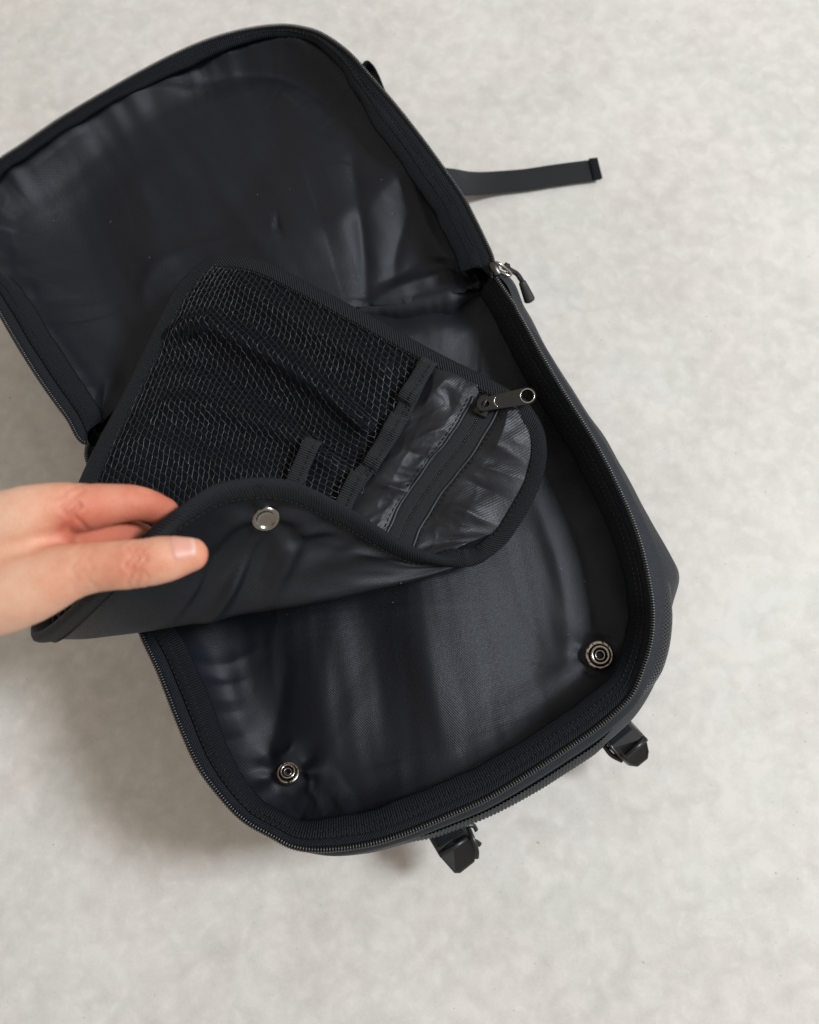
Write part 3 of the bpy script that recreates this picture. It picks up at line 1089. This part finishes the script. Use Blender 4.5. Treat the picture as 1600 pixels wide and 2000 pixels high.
NETFOLD = [([(315, 655), (410, 645), (520, 700), (640, 780), (700, 830)], .0062, .0115), ([(300, 700), (420, 720), (560, 800), (680, 885)], .008, -.0045),
           ([(330, 800), (450, 810), (560, 850), (640, 905)], .006, .005), ([(470, 560), (600, 640), (740, 720)], .007, .004), ([(240, 860), (380, 900), (500, 930)], .007, .003)]
NETLINES = [(np.array([np.array(locate(a, c, 0, 0.7)) * (ulen, vlen) for a, c in ln_]), w_, a_) for ln_, w_, a_ in NETFOLD]


def fold_lift(x, y):
    f_ = np.zeros(len(x))
    for ln_, w_, a_ in NETLINES:
        dd_, _ = polydist(np.stack([x, y], 1), ln_)
        f_ += a_ * np.exp(-(dd_ / w_)**2)
    return f_


ff0 = 0.55 * np.maximum(fold_lift(UU.ravel(), VV.ravel()), 0).reshape(UU.shape) * np.clip(ED / 0.025, 0, 1) * (UU < u1 * ulen)
Fr = S + SN * (0.0004 * np.clip(ED / 0.01, 0, 1) + ff0)[..., None]
grid_mesh('panel_front', Fr, uvS, M['panel_face'], panel)


def net_lift(U, V):
    e = np.clip(np.minimum(np.minimum(U - u0, u1 - U) / 0.09, (V - v0) / 0.08), 0, 1)
    e = np.sin(e * math.pi / 2)
    x, y = U * ulen, V * vlen
    h = np.array([noise.noise((a * 16 - c * 6, c * 26 + a * 14, 3.3)) for a, c in zip(x, y)])
    h2 = np.array([noise.noise((a * 10 + c * 26, c * 30 - a * 12, 8.3)) for a, c in zip(x, y)])
    f_ = fold_lift(x, y)
    return 0.0012 + e * np.maximum(0.0002, 0.0040 + 0.0030 * np.abs(h) + 0.0030 * h2 + f_)


for U, V in netpaths:
    L = net_lift(U, V)
    p = samp(S, U, V) + samp(SN, U, V) * L[:, None]
    p += rng.normal(size=p.shape) * 0.00022
    p = cr(p, 2)
    rad = np.full(len(p), 0.00019)
    rad[::4] = 0.00032
    bn.add(*tube(p, rad, 4, cap=False))
o = bn.build('mesh_pocket', M['net'], panel)
o['kind'] = 'stuff'

# hems and webbing loops on the pocket


def webpatch(p0, p1, wid, name, humps, lift=0.0065):
    a, c = np.array(locate(*p0, 0, 0.7)), np.array(locate(*p1, 0, 0.7))
    n = 60
    t = np.linspace(0, 1, n)
    uv_ = a + (c - a) * t[:, None]
    nn = nrm(samp(SN, uv_[:, 0], uv_[:, 1]))
    L = np.full(n, lift)
    for (m, s_, h) in humps:
        L += h * np.exp(-((t - m) / s_)**2)
    L -= 0.004 * np.exp(-(t / 0.05)**2) + 0.004 * np.exp(-((1 - t) / 0.05)**2)
    p = samp(S, uv_[:, 0], uv_[:, 1]) + nn * L[:, None]
    tn = nrm(np.gradient(p, axis=0))
    ac = nrm(np.cross(nn, tn))
    strip(p, ac, wid / 2, 0.0011, M['webbing'], name, panel)
    stitches(p + ac * wid * 0.18 + nn * 0.0008, nn, '', None, bag=b)
    # hidden return that carries the strip down onto the panel
    return p


webpatch((842, 700), (655, 1020), 0.0068, 'webbing_trim', [], lift=0.0042)
webpatch((838, 708), (790, 795), 0.0105, 'webbing_loop', [(0.75, 0.16, 0.002)])
webpatch((782, 810), (718, 922), 0.0105, 'webbing_loop', [(0.33, 0.12, 0.0022), (0.8, 0.1, 0.0015)])
webpatch((704, 925), (665, 1005), 0.0105, 'webbing_loop', [(0.3, 0.2, 0.001)])
webpatch((618, 864), (572, 960), 0.0105, 'webbing_loop', [(0.2, 0.15, 0.001)], lift=0.0085)
# net edge bars between the loops
for q0, q1 in (((800, 782), (776, 822)), ((728, 905), (700, 935))):
    webpatch(q0, q1, 0.0085, 'webbing_hem', [], lift=0.0042)

# snap cap on the back of the panel
sp = samp(Bk, np.array([su]), np.array([sv]))[0]
sn = nrm(-nrm(samp(SN, np.array([su]), np.array([sv])))[0] * 0.62 + np.array([0, -0.1, 0.38]))
fr = frame(sn)
v, f = lathe([(0.0066, -0.0040), (0.0072, -0.0012), (0.0074, 0.0006), (0.0070, 0.0017), (0.0060, 0.0023), (0.0052, 0.0022), (0.0046, 0.0015), (0.0038, 0.0010), (0.0018, 0.0008), (0.0004, 0.0008)])
mesh('snap_cap', place(v, sp + sn * 0.0010, fr), f, M['capmetal'], panel)

# pocket zip slider and its tab
vs0 = locate(945, 797, 0, 0.5)[1]
zs, zn, za = along_v(vs0 - 0.016, vs0 + 0.10, 30, 0.0014)
o0, n0, a0 = zs[4], zn[4], za[4]
t0 = nrm(zs[8] - zs[2])


def prism(outline, h0, h1, bev=0.0):
    """outline [(x,y)] -> solid from h0 to h1 with a small chamfer on top and bottom"""
    o_ = np.array(outline, float)
    c = o_.mean(0)
    n = len(o_)
    ins = o_ + (c - o_) / np.linalg.norm(c - o_, axis=1, keepdims=True) * bev
    lv_ = [(ins, h0), (o_, h0 + bev), (o_, h1 - bev), (ins, h1)] if bev else [(o_, h0), (o_, h1)]
    V = np.vstack([np.column_stack([q, np.full(n, h)]) for q, h in lv_])
    F = []
    for k in range(len(lv_) - 1):
        for j in range(n):
            F.append((k * n + j, k * n + (j + 1) % n, (k + 1) * n + (j + 1) % n, (k + 1) * n + j))
    F.append(tuple(range(n))[::-1])
    F.append(tuple((len(lv_) - 1) * n + j for j in range(n)))
    return V, F


frz = np.stack([t0, np.cross(n0, t0), n0])
bodyo = [(-.0068, -.0026), (-.0052, -.0046), (-.001, -.0052), (.002, -.0040), (.0058, -.0046), (.0062, 0), (.0058, .0046), (.002, .0040), (-.001, .0052), (-.0052, .0046), (-.0068, .0026)]
sb = Bag()
vv_, ff_ = prism(bodyo, 0.0008, 0.0030, 0.0004)
sb.add(place(vv_, o0, frz), ff_)
arch = np.array([(-.0045, 0, .0030), (-.0042, 0, .0052), (-.002, 0, .0064), (.001, 0, .0062), (.0034, 0, .0048), (.0042, 0, .0028)])
vv_, ff_ = tube(cr(arch, 5), 0.0010, 8)
sb.add(place(vv_, o0, frz), ff_)
slider = sb.build('zip_slider', M['greytab'], panel)
# tab: flat plate from the slider towards the right, with a large hole
tb0 = o0 + n0 * 0.0052
q0, q1 = P(950, 779, tb0[2]), P(1032, 774, tb0[2] + 0.003)
q1 = P(1030, 774, tb0[2] + 0.003)
td = nrm(q1 - tb0)
tl = np.linalg.norm(q1 - tb0)
frt = np.stack([td, nrm(np.cross(n0, td)), nrm(np.cross(td, nrm(np.cross(n0, td))))])
K = 14
ang = np.linspace(-math.pi / 2, math.pi / 2, K)
hw0, hw1 = 0.0040, 0.0052


def plate_with_holes():
    # outer outline counterclockwise; two holes; triangulated by bmesh fill
    bm = bmesh.new()
    outer = [(-0.003, -hw0 * .8), (0.0, -hw0)] + [(tl + hw1 * math.cos(a), hw1 * math.sin(a)) for a in ang] + [(0.0, hw0), (-0.003, hw0 * .8), (-0.0042, 0)]
    h1_ = [(tl + 0.0040 * math.cos(a), 0.0040 * math.sin(a)) for a in np.linspace(0, 2 * math.pi, 28, endpoint=False)]
    h2_ = [(0.0006 + (0.0028 if math.cos(a) > 0 else 0.0022) * math.cos(a), 0.0020 * math.sin(a)) for a in np.linspace(0, 2 * math.pi, 20, endpoint=False)]
    es = []
    for lp_ in (outer, h1_, h2_):
        vs = [bm.verts.new((x, y, 0)) for x, y in lp_]
        for i in range(len(vs)):
            es.append(bm.edges.new((vs[i], vs[(i + 1) % len(vs)])))
    bmesh.ops.triangle_fill(bm, use_beauty=True, use_dissolve=False, edges=es)
    bmesh.ops.recalc_face_normals(bm, faces=bm.faces)
    g = bmesh.ops.extrude_face_region(bm, geom=bm.faces[:])
    for e in g['geom']:
        if isinstance(e, bmesh.types.BMVert):
            e.co.z += 0.0013
    bmesh.ops.recalc_face_normals(bm, faces=bm.faces)
    V = np.array([v_.co[:] for v_ in bm.verts])
    F = [[v_.index for v_ in f_.verts] for f_ in bm.faces]
    bm.verts.index_update()
    F = [[v_.index for v_ in f_.verts] for f_ in bm.faces]
    bm.free()
    return V, F


v, f = plate_with_holes()
mesh('pull_tab', place(v, tb0, frt), f, M['greytab'], panel, smooth=False)
rg = Bag()
aa = np.linspace(0, 2 * math.pi, 33)
rg.add(*[(lambda q: q)(x) for x in tube(place(np.stack([tl + 0.0042 * np.cos(aa), 0.0042 * np.sin(aa), np.full(33, 0.0013)], 1), tb0, frt), 0.0003, 6, cap=False)])
aa = np.linspace(2.2, 4.1, 12)
rg.add(*tube(place(np.stack([0.0098 + 0.0034 * np.cos(aa), 0.0036 * np.sin(aa), np.full(12, 0.0013)], 1), tb0, frt), 0.00028, 6))
rg.build('tab_rim', M['brightmetal'], panel)
o = b.build('stitching', M['thread'], panel)
o['kind'] = 'stuff'

# ------------------------------------------------------------------ snap sockets on the lining


def bedz(obj, xy):
    co = np.empty(len(obj.data.vertices) * 3)
    obj.data.vertices.foreach_get('co', co)
    co = co.reshape(-1, 3)
    k = np.argmin(((co[:, :2] - xy)**2).sum(1))
    return co[k]


def on_bed(obj, px, py):
    z = 0.075
    for _ in range(8):
        p = P(px, py, z)
        z = bedz(obj, p[:2])[2]
    return P(px, py, z)


def socket(px, py, s, tilt, name):
    p = on_bed(tub_bed, px, py)
    n_ = nrm(np.array([tilt[0], tilt[1], 1.0]))
    p = p + n_ * 0.0022
    fr = frame(n_)
    base, fb = lathe([(0.0085 * s, -0.003), (0.0087 * s, 0.0003), (0.0084 * s, 0.0008), (0.0078 * s, 0.0011), (0.0068 * s, 0.0011), (0.0064 * s, 0.0007), (0.0063 * s, -0.001)])
    root = mesh(name, place(base, p, fr), fb[:-1], M['snap'], bp)
    rec, frc = lathe([(0.0064 * s, -0.0016), (0.0064 * s, -0.0008), (0.0001, -0.0008)])
    mesh('snap_recess_shade', place(rec, p, fr), frc, M['recess'], root)  # dark disc standing in for the shade between the snap's rings

    def ring(R, r_, h, low):
        a = np.linspace(-0.5 * math.pi, 1.5 * math.pi, 13)
        return lathe([(R * s + r_ * s * math.cos(q), h + r_ * s * math.sin(q)) for q in a])
    post = Bag()
    v1, f1 = ring(0.0050, 0.0009, 0.0026, 0)
    post.add(place(v1, p, fr), f1[:-2])
    v2, f2 = lathe([(0.0053 * s, -0.0008), (0.0050 * s, 0.0010), (0.0053 * s, 0.0026)])
    post.add(place(v2, p, fr), f2[:-2])
    v3, f3 = ring(0.0027, 0.00045, 0.0016, 0)
    post.add(place(v3, p, fr), f3[:-2])
    post.build('snap_post', M['gunmetal'], root)


M['recess'] = simple('recess_shade_black', (0.012, 0.012, 0.013), 0.4, 0.0, 0.4)  # near-black colour paints the groove shade, not a finish of the metal
t = NT('antique_nickel')
tc = t.n('ShaderNodeTexCoord')
nz = t.noise(tc.outputs['Object'], 700, 2, 0.5)
t.l(t.ramp(nz, [(0.40, (0.06, 0.055, 0.05)), (0.47, (0.50, 0.455, 0.41))]), t.b.inputs['Base Color'])
t.set(Metallic=1.0, Roughness=0.3)
M['snap'] = t.m
socket(1170, 1280, 1.0, (-0.05, -0.05), 'snap_socket')
socket(563, 1512, 0.78, (0.05, 0.42), 'snap_socket')

# ------------------------------------------------------------------ main zip slider at the right where lid and compartment meet
zs0 = P(968, 527, 0.1215)
dirz = nrm(P(985, 552, 0.12) - P(958, 502, 0.123))
frs = np.stack([dirz, nrm(np.cross([0, 0, 1], dirz)), nrm(np.cross(dirz, nrm(np.cross([0, 0, 1], dirz))))])
ms = Bag()
vv_, ff_ = prism([(x * 0.75, y * 0.55) for x, y in bodyo], -0.001, 0.0028, 0.0005)
outw = -frs[1] if frs[1][0] < 0 else frs[1]
ms.add(place(vv_, zs0 - outw * 0.0005, frs), ff_)
main_slider = ms.build('zip_slider', M['darkmetal'], bp)
pb = Bag()
pa = PX([(966, 513, .122), (973, 514, .1235), (984, 521, .1215), (994, 530, .118), (998, 536, .116), (992, 538, .116), (982, 533, .118), (970, 527, .122)])
pb.add(*tube(cr(pa, 6), 0.0011, 8))
pb.build('pull_bar', M['gunmetal'], main_slider)
cb = Bag()
cb.add(*tube(cr(PX([(984, 519, .119), (992, 524, .117), (1000, 529, .115), (1010, 535, .112), (1018, 546, .109), (1023, 557, .106)]), 8), 0.0016, 8))
cb.add(*tube(cr(PX([(990, 534, .116), (998, 531, .116), (1007, 533, .113), (1015, 544, .110), (1022, 556, .106)]), 8), 0.0013, 8))
cb.add(*tube(PX([(984, 518, .1195), (988, 521, .119), (992, 522, .118)]), 0.0026, 8))
cb.build('pull_cord', M['thread'], main_slider)
rb = Bag()
rp = cr(PX([(1019, 549, .108), (1023, 558, .106), (1028, 570, .103), (1033, 582, .100), (1036, 591, .098)]), 8)
rr_ = np.interp(np.linspace(0, 1, len(rp)), [0, .06, .25, .6, .85, .95, 1], [0.0016, 0.0026, 0.0029, 0.0036, 0.0040, 0.0032, 0.0012])
rb.add(*tube(rp, rr_, 14, True, 0.7))
rb.build('rubber_pull', M['rubber'], main_slider)

# ------------------------------------------------------------------ outside trims on the shell


def shell_band(i0, i1, a0, a1, mat, name, lift=0.0012, bulge=0.0015, m=7, ribs=0.0):
    k = seq(tix, i0, i1)
    Z, S_, I_ = tz[k], shell[k], tin[k]
    L = arclen(Z)
    n = int(L[-1] / 0.0004) if ribs else len(k)
    q_ = np.linspace(0, L[-1], n)
    up = lambda A: np.stack([np.interp(q_, L, A[:, j]) for j in range(3)], 1)
    Z, S_, I_ = up(Z), up(S_), up(I_)
    fade = np.clip(np.minimum(q_, L[-1] - q_) / 0.03, 0.0, 1)
    fade = fade * fade * (3 - 2 * fade)
    rib = ribs * np.sin(2 * math.pi * q_ / 0.0022) if ribs else 0
    cs = []
    for q in np.linspace(0, 1, m):
        a = (a0 + (a1 - a0) * (q * fade + (1 - fade) * 0.5 * q))[:, None]
        r = (1 - a) * Z + a * S_
        zz = np.interp(a[:, 0], [0, .45, .8, 1.0, 1.3], [0.1188, 0.111, 0.098, 0.085, 0.052])
        r = off(r, -I_, (lift + bulge * math.sin(math.pi * q)) * fade - 0.001 * (1 - fade) + rib * fade, 0)
        r[:, 2] = zz + lift * 0.5 * fade
        cs.append(r)
    v, f, uv = loft(cs, closed=False)
    return mesh(name, v, f, mat, mc, uv)


shell_band(0.5, 23.5, 0.06, 0.42, M['shell'], 'piping', 0.0006, 0.0016)
shell_band(13.2, 20.6, 0.5, 0.98, M['ribbed'], 'ribbed_webbing', 0.0014, 0.0006, 7, 0.0004)
shell_band(8.6, 13.6, 0.30, 0.74, M['velour'], 'fleece_trim', 0.0010, 0.0030)

# ------------------------------------------------------------------ buckles under the bottom edge


def buckle(base, name, flip):
    """base: dict of pixel outline with heights, extruded downward"""
    top = PX(base['top'])
    n = len(top)
    low = top - np.array([0, 0, base['t']])
    c = top.mean(0)
    lowi = low + (c - low) * 0.10
    topi = top + (c - top) * 0.06 + np.array([0, 0, 0.0012])
    V = np.vstack([lowi, low, top, topi])
    F = []
    for k in range(3):
        for j in range(n):
            F.append((k * n + j, k * n + (j + 1) % n, (k + 1) * n + (j + 1) % n, (k + 1) * n + j))
    F.append(tuple(3 * n + j for j in range(n)))
    F.append(tuple(range(n))[::-1])
    o = mesh(name, V, F, M['plastic'], bp, smooth=False)
    md = o.modifiers.new('bevel', 'BEVEL')
    md.width = 0.0008
    md.segments = 2
    md.limit_method = 'ANGLE'
    # raised bar across
    bb = Bag()
    bb.add(*tube(PX(base['bar']), 0.0019, 10, True, 0.8))
    bb.build('cross_bar', M['plastic'], o)
    for lp_ in base['lips']:
        lb = Bag()
        lb.add(*tube(cr(PX(lp_), 6), base['lipr'], 8, True, 0.6))
        lb.build('side_rail', M['plastic'], o)
    sw = PX(base['web'])
    ac = nrm(np.tile(PX(base['webac'])[1] - PX(base['webac'])[0], (len(sw), 1)))
    strip(sw, ac, 0.0085, 0.0014, M['grosgrain'], 'buckle_webbing', o)
    return o


buckle(dict(top=[(832, 1628, .046), (880, 1590, .046), (912, 1600, .046), (924, 1640, .048), (931, 1668, .047), (927, 1684, .044), (899, 1706, .040), (888, 1706, .040), (858, 1672, .047)], t=0.007,
            bar=[(859, 1671, .0485), (885, 1655, .0495), (913, 1637, .0490)],
            lips=[[(914, 1615, .047), (924, 1640, .049), (931, 1662, .047), (931, 1676, .044)], [(908, 1614, .043), (924, 1612, .041), (931, 1622, .039)], [(920, 1640, .044), (931, 1645, .042), (938, 1650, .040)]], lipr=0.0016,
            web=[(850, 1560, .05), (860, 1600, .05), (880, 1640, .049)], webac=[(840, 1640, .05), (900, 1600, .05)]), 'buckle', 0)
buckle(dict(top=[(1182, 1440, .050), (1200, 1405, .050), (1232, 1407, .050), (1262, 1440, .050), (1268, 1468, .048), (1266, 1482, .045), (1246, 1498, .042), (1232, 1496, .042), (1212, 1480, .048), (1194, 1462, .050)], t=0.007,
            bar=[(1222, 1476, .0515), (1242, 1460, .0522), (1262, 1442, .0515)],
            lips=[[(1180, 1456, .044), (1194, 1474, .043), (1216, 1486, .042)], [(1196, 1448, .046), (1180, 1452, .042), (1172, 1458, .040)]], lipr=0.0016,
            web=[(1165, 1380, .052), (1190, 1410, .052), (1215, 1440, .0515)], webac=[(1195, 1460, .05), (1250, 1415, .05)]), 'buckle', 1)

# ------------------------------------------------------------------ loose webbing tail on the floor and grab tab at the lid
wp = cr(PX([(800, 350, .055), (845, 352, .046), (890, 356, .030), (930, 358, .014), (975, 355, .006), (1030, 350, .0045), (1090, 341, .0040), (1168, 331, .0036)]), 10)
wt = nrm(np.gradient(wp, axis=0))
wa = nrm(np.cross(np.tile([0, 0, 1.0], (len(wp), 1)) + np.column_stack([np.zeros(len(wp)), -0.5 * np.exp(-((np.arange(len(wp)) - 18) / 14.0)**2), np.zeros(len(wp))]), wt))
web = strip(wp, wa, 0.0102, 0.0015, M['webbing'], 'strap_tail', bp)
e0 = wp[-1] + np.array([0, 0, 0.0018])
ep_ = np.array([wp[-1] - wt[-1] * 0.006, wp[-1] - wt[-1] * 0.003, wp[-1], wp[-1] + wt[-1] * 0.0012]) + np.array([0, 0, 0.0016])
strip(ep_, np.tile(wa[-1], (4, 1)), 0.0105, 0.0012, M['grosgrain'], 'strap_end_fold', web)
hp = cr(PX([(690, 170, .10), (712, 134, .10), (726, 139, .098), (738, 160, .095), (752, 195, .09)]), 8)
strip(hp, np.tile([0.1, 0.1, 1.0], (len(hp), 1)), 0.006, 0.0016, M['grosgrain'], 'grab_tab', bp)

# ------------------------------------------------------------------ the hand
hb = Bag()


def limb(pts, k=20):
    """tapered chain: [(px,py,z,r)] joined by overlapping tubes with round ends"""
    q = np.array([list(P(a, b_, c)) + [r] for a, b_, c, r in pts])
    d = cr(q, 10)
    p, r = d[:, :3], d[:, 3]
    t0_, t1_ = nrm(p[0] - p[1]), nrm(p[-1] - p[-2])
    e = np.linspace(0, 1, 7)[1:]
    st = [(p[0] + t0_ * r[0] * math.sin(a * math.pi / 2) * 0.98, r[0] * max(math.cos(a * math.pi / 2), 0.05)) for a in e][::-1]
    en_ = [(p[-1] + t1_ * r[-1] * math.sin(a * math.pi / 2) * 0.98, r[-1] * max(math.cos(a * math.pi / 2), 0.05)) for a in e]
    pp = np.vstack([[x for x, _ in st], p, [x for x, _ in en_]])
    rr2 = np.concatenate([[x for _, x in st], r, [x for _, x in en_]])
    hb.add(*tube(pp, rr2, k))


THUMB = [(-60, 1175, .258, .0175), (45, 1150, .262, .0155), (140, 1116, .264, .0118), (200, 1106, .264, .0103), (268, 1101, .2625, .0103), (325, 1092, .2595, .0098), (373, 1083, .2575, .0074)]
limb(THUMB)
limb([(-160, 1110, .262, .018), (-50, 1050, .264, .0150), (35, 1012, .267, .0128), (110, 992, .264, .0108), (165, 990, .258, .0102), (225, 984, .248, .0088), (275, 984, .240, .0080), (322, 1000, .231, .0068)])
limb([(-160, 1120, .252, .018), (-40, 1075, .252, .014), (40, 1052, .252, .0120), (140, 1042, .246, .0100), (205, 1042, .236, .0086), (250, 1044, .227, .0076), (280, 1050, .219, .0064)])
limb([(-160, 1140, .242, .018), (-40, 1110, .238, .014), (40, 1092, .236, .0115), (120, 1085, .230, .0098), (185, 1082, .222, .0086), (240, 1082, .215, .0078), (275, 1086, .211, .0064)])
limb([(-160, 1160, .236, .017), (-40, 1140, .226, .0135), (30, 1128, .222, .0105), (95, 1122, .216, .0088), (145, 1120, .209, .0078), (190, 1120, .203, .0070), (215, 1122, .200, .0056)])
limb([(-700, 1400, .225, .030), (-420, 1270, .240, .0275), (-240, 1185, .248, .0235), (-120, 1140, .252, .021), (-40, 1105, .254, .019)], 24)
limb([(-200, 1190, .250, .022), (-80, 1165, .252, .020), (20, 1135, .254, .0165), (60, 1110, .256, .013)])
limb([(-40, 1120, .258, .017), (50, 1075, .260, .0125), (105, 1050, .258, .0085)])
hv = np.vstack(hb.v)
hand = mesh('person', hv, hb.f, None)
md = hand.modifiers.new('r', 'REMESH')
md.mode = 'VOXEL'
md.voxel_size = 0.0011
md.use_smooth_shade = True
md = hand.modifiers.new('s', 'SMOOTH')
md.factor = 0.5
md.iterations = 14
dg = bpy.context.evaluated_depsgraph_get()
ev = hand.evaluated_get(dg)
me2 = bpy.data.meshes.new_from_object(ev)
hand.modifiers.clear()
hand.data = me2
me2.name = 'person'
me2.polygons.foreach_set('use_smooth', [True] * len(me2.polygons))

# creases, wrinkles and reddened skin
nv = len(me2.vertices)
co = np.empty(nv * 3)
me2.vertices.foreach_get('co', co)
co = co.reshape(-1, 3)
no = np.empty(nv * 3)
me2.vertices.foreach_get('normal', no)
no = no.reshape(-1, 3)
red = np.zeros(nv)
CRE = [((268, 1100, .27), (1.0, 0.12), 0.00112), ((255, 1100, .27), (1.0, 0.15), 0.00096), ((281, 1099, .27), (1.0, 0.1), 0.00080),
       ((160, 990, .264), (1.0, 0.0), 0.00144), ((140, 995, .266), (1.0, 0.0), 0.00112), ((150, 1110, .272), (1, 0.2), 0.0004), ((178, 1108, .272), (1, 0.2), 0.0004)]
hx, hy = pix(co)
dsp = np.zeros(nv)
for (cx, cy, cz), dr_, dp in CRE:
    c = P(cx, cy, cz)
    dd = co - c
    q = np.linalg.norm(dd, axis=1)
    near = np.exp(-(q / 0.012)**2)
    ax = dd[:, 0] + 0.0012 * np.sin(co[:, 1] * 900 + cx)
    dsp -= dp * near * np.exp(-(ax / 0.0009)**2)
    red += 0.3 * near
for (cx, cy, cz, r_, a_) in ((395, 1082, .257, .010, .9), (345, 1105, .25, .012, .7), (330, 1000, .232, .014, .9), (270, 990, .24, .02, .8), (145, 1020, .262, .014, .8), (200, 1035, .245, .02, .9), (20, 1110, .265, .012, .35), (100, 1180, .26, .015, .3)):
    q = np.linalg.norm(co - P(cx, cy, cz), axis=1)
    red += a_ * np.exp(-(q / r_)**2)
nn_ = np.array([noise.fractal((p[0] * 90, p[1] * 90, p[2] * 90), 1.0, 2.0, 3, noise_basis='PERLIN_ORIGINAL') for p in co])
co = co + no * (dsp + 0.00022 * nn_)[:, None]
me2.vertices.foreach_set('co', co.ravel())
at = me2.attributes.new('redness', 'FLOAT', 'POINT')
at.data.foreach_set('value', np.clip(red * 0.8 + 0.16 * nn_, 0, 1))
me2.update()

t = NT('skin')
an = t.n('ShaderNodeAttribute', attribute_name='redness')
tc = t.n('ShaderNodeTexCoord')
mot = t.noise(tc.outputs['Object'], 160, 4, 0.6)
fac = t.math('ADD', an.outputs['Fac'], t.math('MULTIPLY', t.math('SUBTRACT', mot, 0.5), 0.5))
t.l(t.ramp(fac, [(0.0, (0.76, 0.475, 0.345)), (0.45, (0.69, 0.335, 0.225)), (1.0, (0.57, 0.18, 0.115))]), t.b.inputs['Base Color'])
t.set(Roughness=0.48)
t.b.inputs['Subsurface Weight'].default_value = 0.35
t.b.inputs['Subsurface Radius'].default_value = (1.0, 0.35, 0.18)
t.b.inputs['Subsurface Scale'].default_value = 0.004
t.b.inputs['Specular IOR Level'].default_value = 0.4
fine = t.noise(tc.outputs['Object'], 1300, 3, 0.6)
vor = t.n('ShaderNodeTexVoronoi', feature='DISTANCE_TO_EDGE')
t.l(tc.outputs['Object'], vor.inputs['Vector'])
vor.inputs['Scale'].default_value = 620
b1_ = t.bump(vor.outputs['Distance'], 0.35, 0.0006)
t.l(t.bump(fine, 0.3, 0.0005, b1_), t.b.inputs['Normal'])
me2.materials.clear()
me2.materials.append(t.m)
hand['label'] = 'bare hand of a person reaching in from the left and pinching the lifted organizer panel'
hand['category'] = 'person'

# thumbnail
pa, pb2 = P(326, 1092, .2595), P(374, 1083, .2575)
ax = nrm(pb2 - pa)
ln = np.linalg.norm(pb2 - pa)
nd = np.array([0.05, 0.42, 0.9])
nd = nrm(nd - ax * (nd @ ax))
sd = np.cross(ax, nd)
rows = []
for s_ in np.linspace(0, 1, 12):
    half = 0.95 * math.sqrt(max(0.0, 1 - (max(0, 0.35 - s_) / 0.36)**2)) if s_ < 0.35 else 0.95
    half *= 1.0 if s_ < 0.8 else math.sqrt(max(0.05, 1 - ((s_ - 0.8) / 0.27)**2))
    c = pa + ax * (ln * (0.12 + 1.12 * s_))
    R = 0.0100 - 0.0018 * s_
    rows.append([c + (nd * math.cos(a) + sd * math.sin(a)) * (R - 0.0004 + 0.0006 * min(1, s_ * 3) - 0.0009 * max(0, s_ - 0.6)) for a in np.linspace(-half, half, 13)])
from mathutils.bvhtree import BVHTree
bvh = BVHTree.FromPolygons([Vector(c_) for c_ in co], [list(p_.vertices) for p_ in me2.polygons])
for i, row in enumerate(rows):
    s_ = i / (len(rows) - 1)
    for j in range(len(row)):
        c = pa + ax * (ln * (0.12 + 1.12 * s_))
        d_ = nrm(np.asarray(row[j]) - c)
        hit = bvh.ray_cast(Vector(c + d_ * 0.03), Vector(-d_), 0.05)
        e_ = abs(j - 6) / 6
        lift_ = 0.00032 - 0.0008 * max(0, 1 - s_ * 4.5) - 0.0005 * max(0, e_ - 0.75) / 0.25
        if hit[0] is not None and s_ < 0.85:
            row[j] = np.array(hit[0]) + d_ * lift_
            last_r = np.linalg.norm(row[j] - c)
        elif hit[0] is not None:
            row[j] = c + d_ * (np.linalg.norm(np.asarray(rows[i - 1][j]) - (pa + ax * (ln * (0.12 + 1.12 * (i - 1) / (len(rows) - 1))))) - 0.00035)
v, f, uv = loft(rows, closed=False)
t = NT('fingernail')
t.set(Roughness=0.44)
sep = t.n('ShaderNodeAttribute', attribute_name='free_edge')
t.l(t.ramp(sep.outputs['Fac'], [(0.0, (0.75, 0.45, 0.36)), (0.12, (0.70, 0.35, 0.285)), (0.80, (0.72, 0.37, 0.30)), (0.90, (0.75, 0.46, 0.375))]), t.b.inputs['Base Color'])
t.b.inputs['Subsurface Weight'].default_value = 0.2
t.b.inputs['Subsurface Scale'].default_value = 0.002
tc = t.n('ShaderNodeTexCoord')
t.l(t.bump(t.sinwave(tc.outputs['UV'], (900, 0, 0)), 0.1, 0.0001), t.b.inputs['Normal'])
nail = mesh('thumbnail', v, f, t.m, hand)
fa = nail.data.attributes.new('free_edge', 'FLOAT', 'POINT')
fa.data.foreach_set('value', np.repeat(np.linspace(0, 1, len(rows)), 13))
sm = nail.modifiers.new('t', 'SOLIDIFY')
sm.thickness = 0.0005
sm.offset = -1
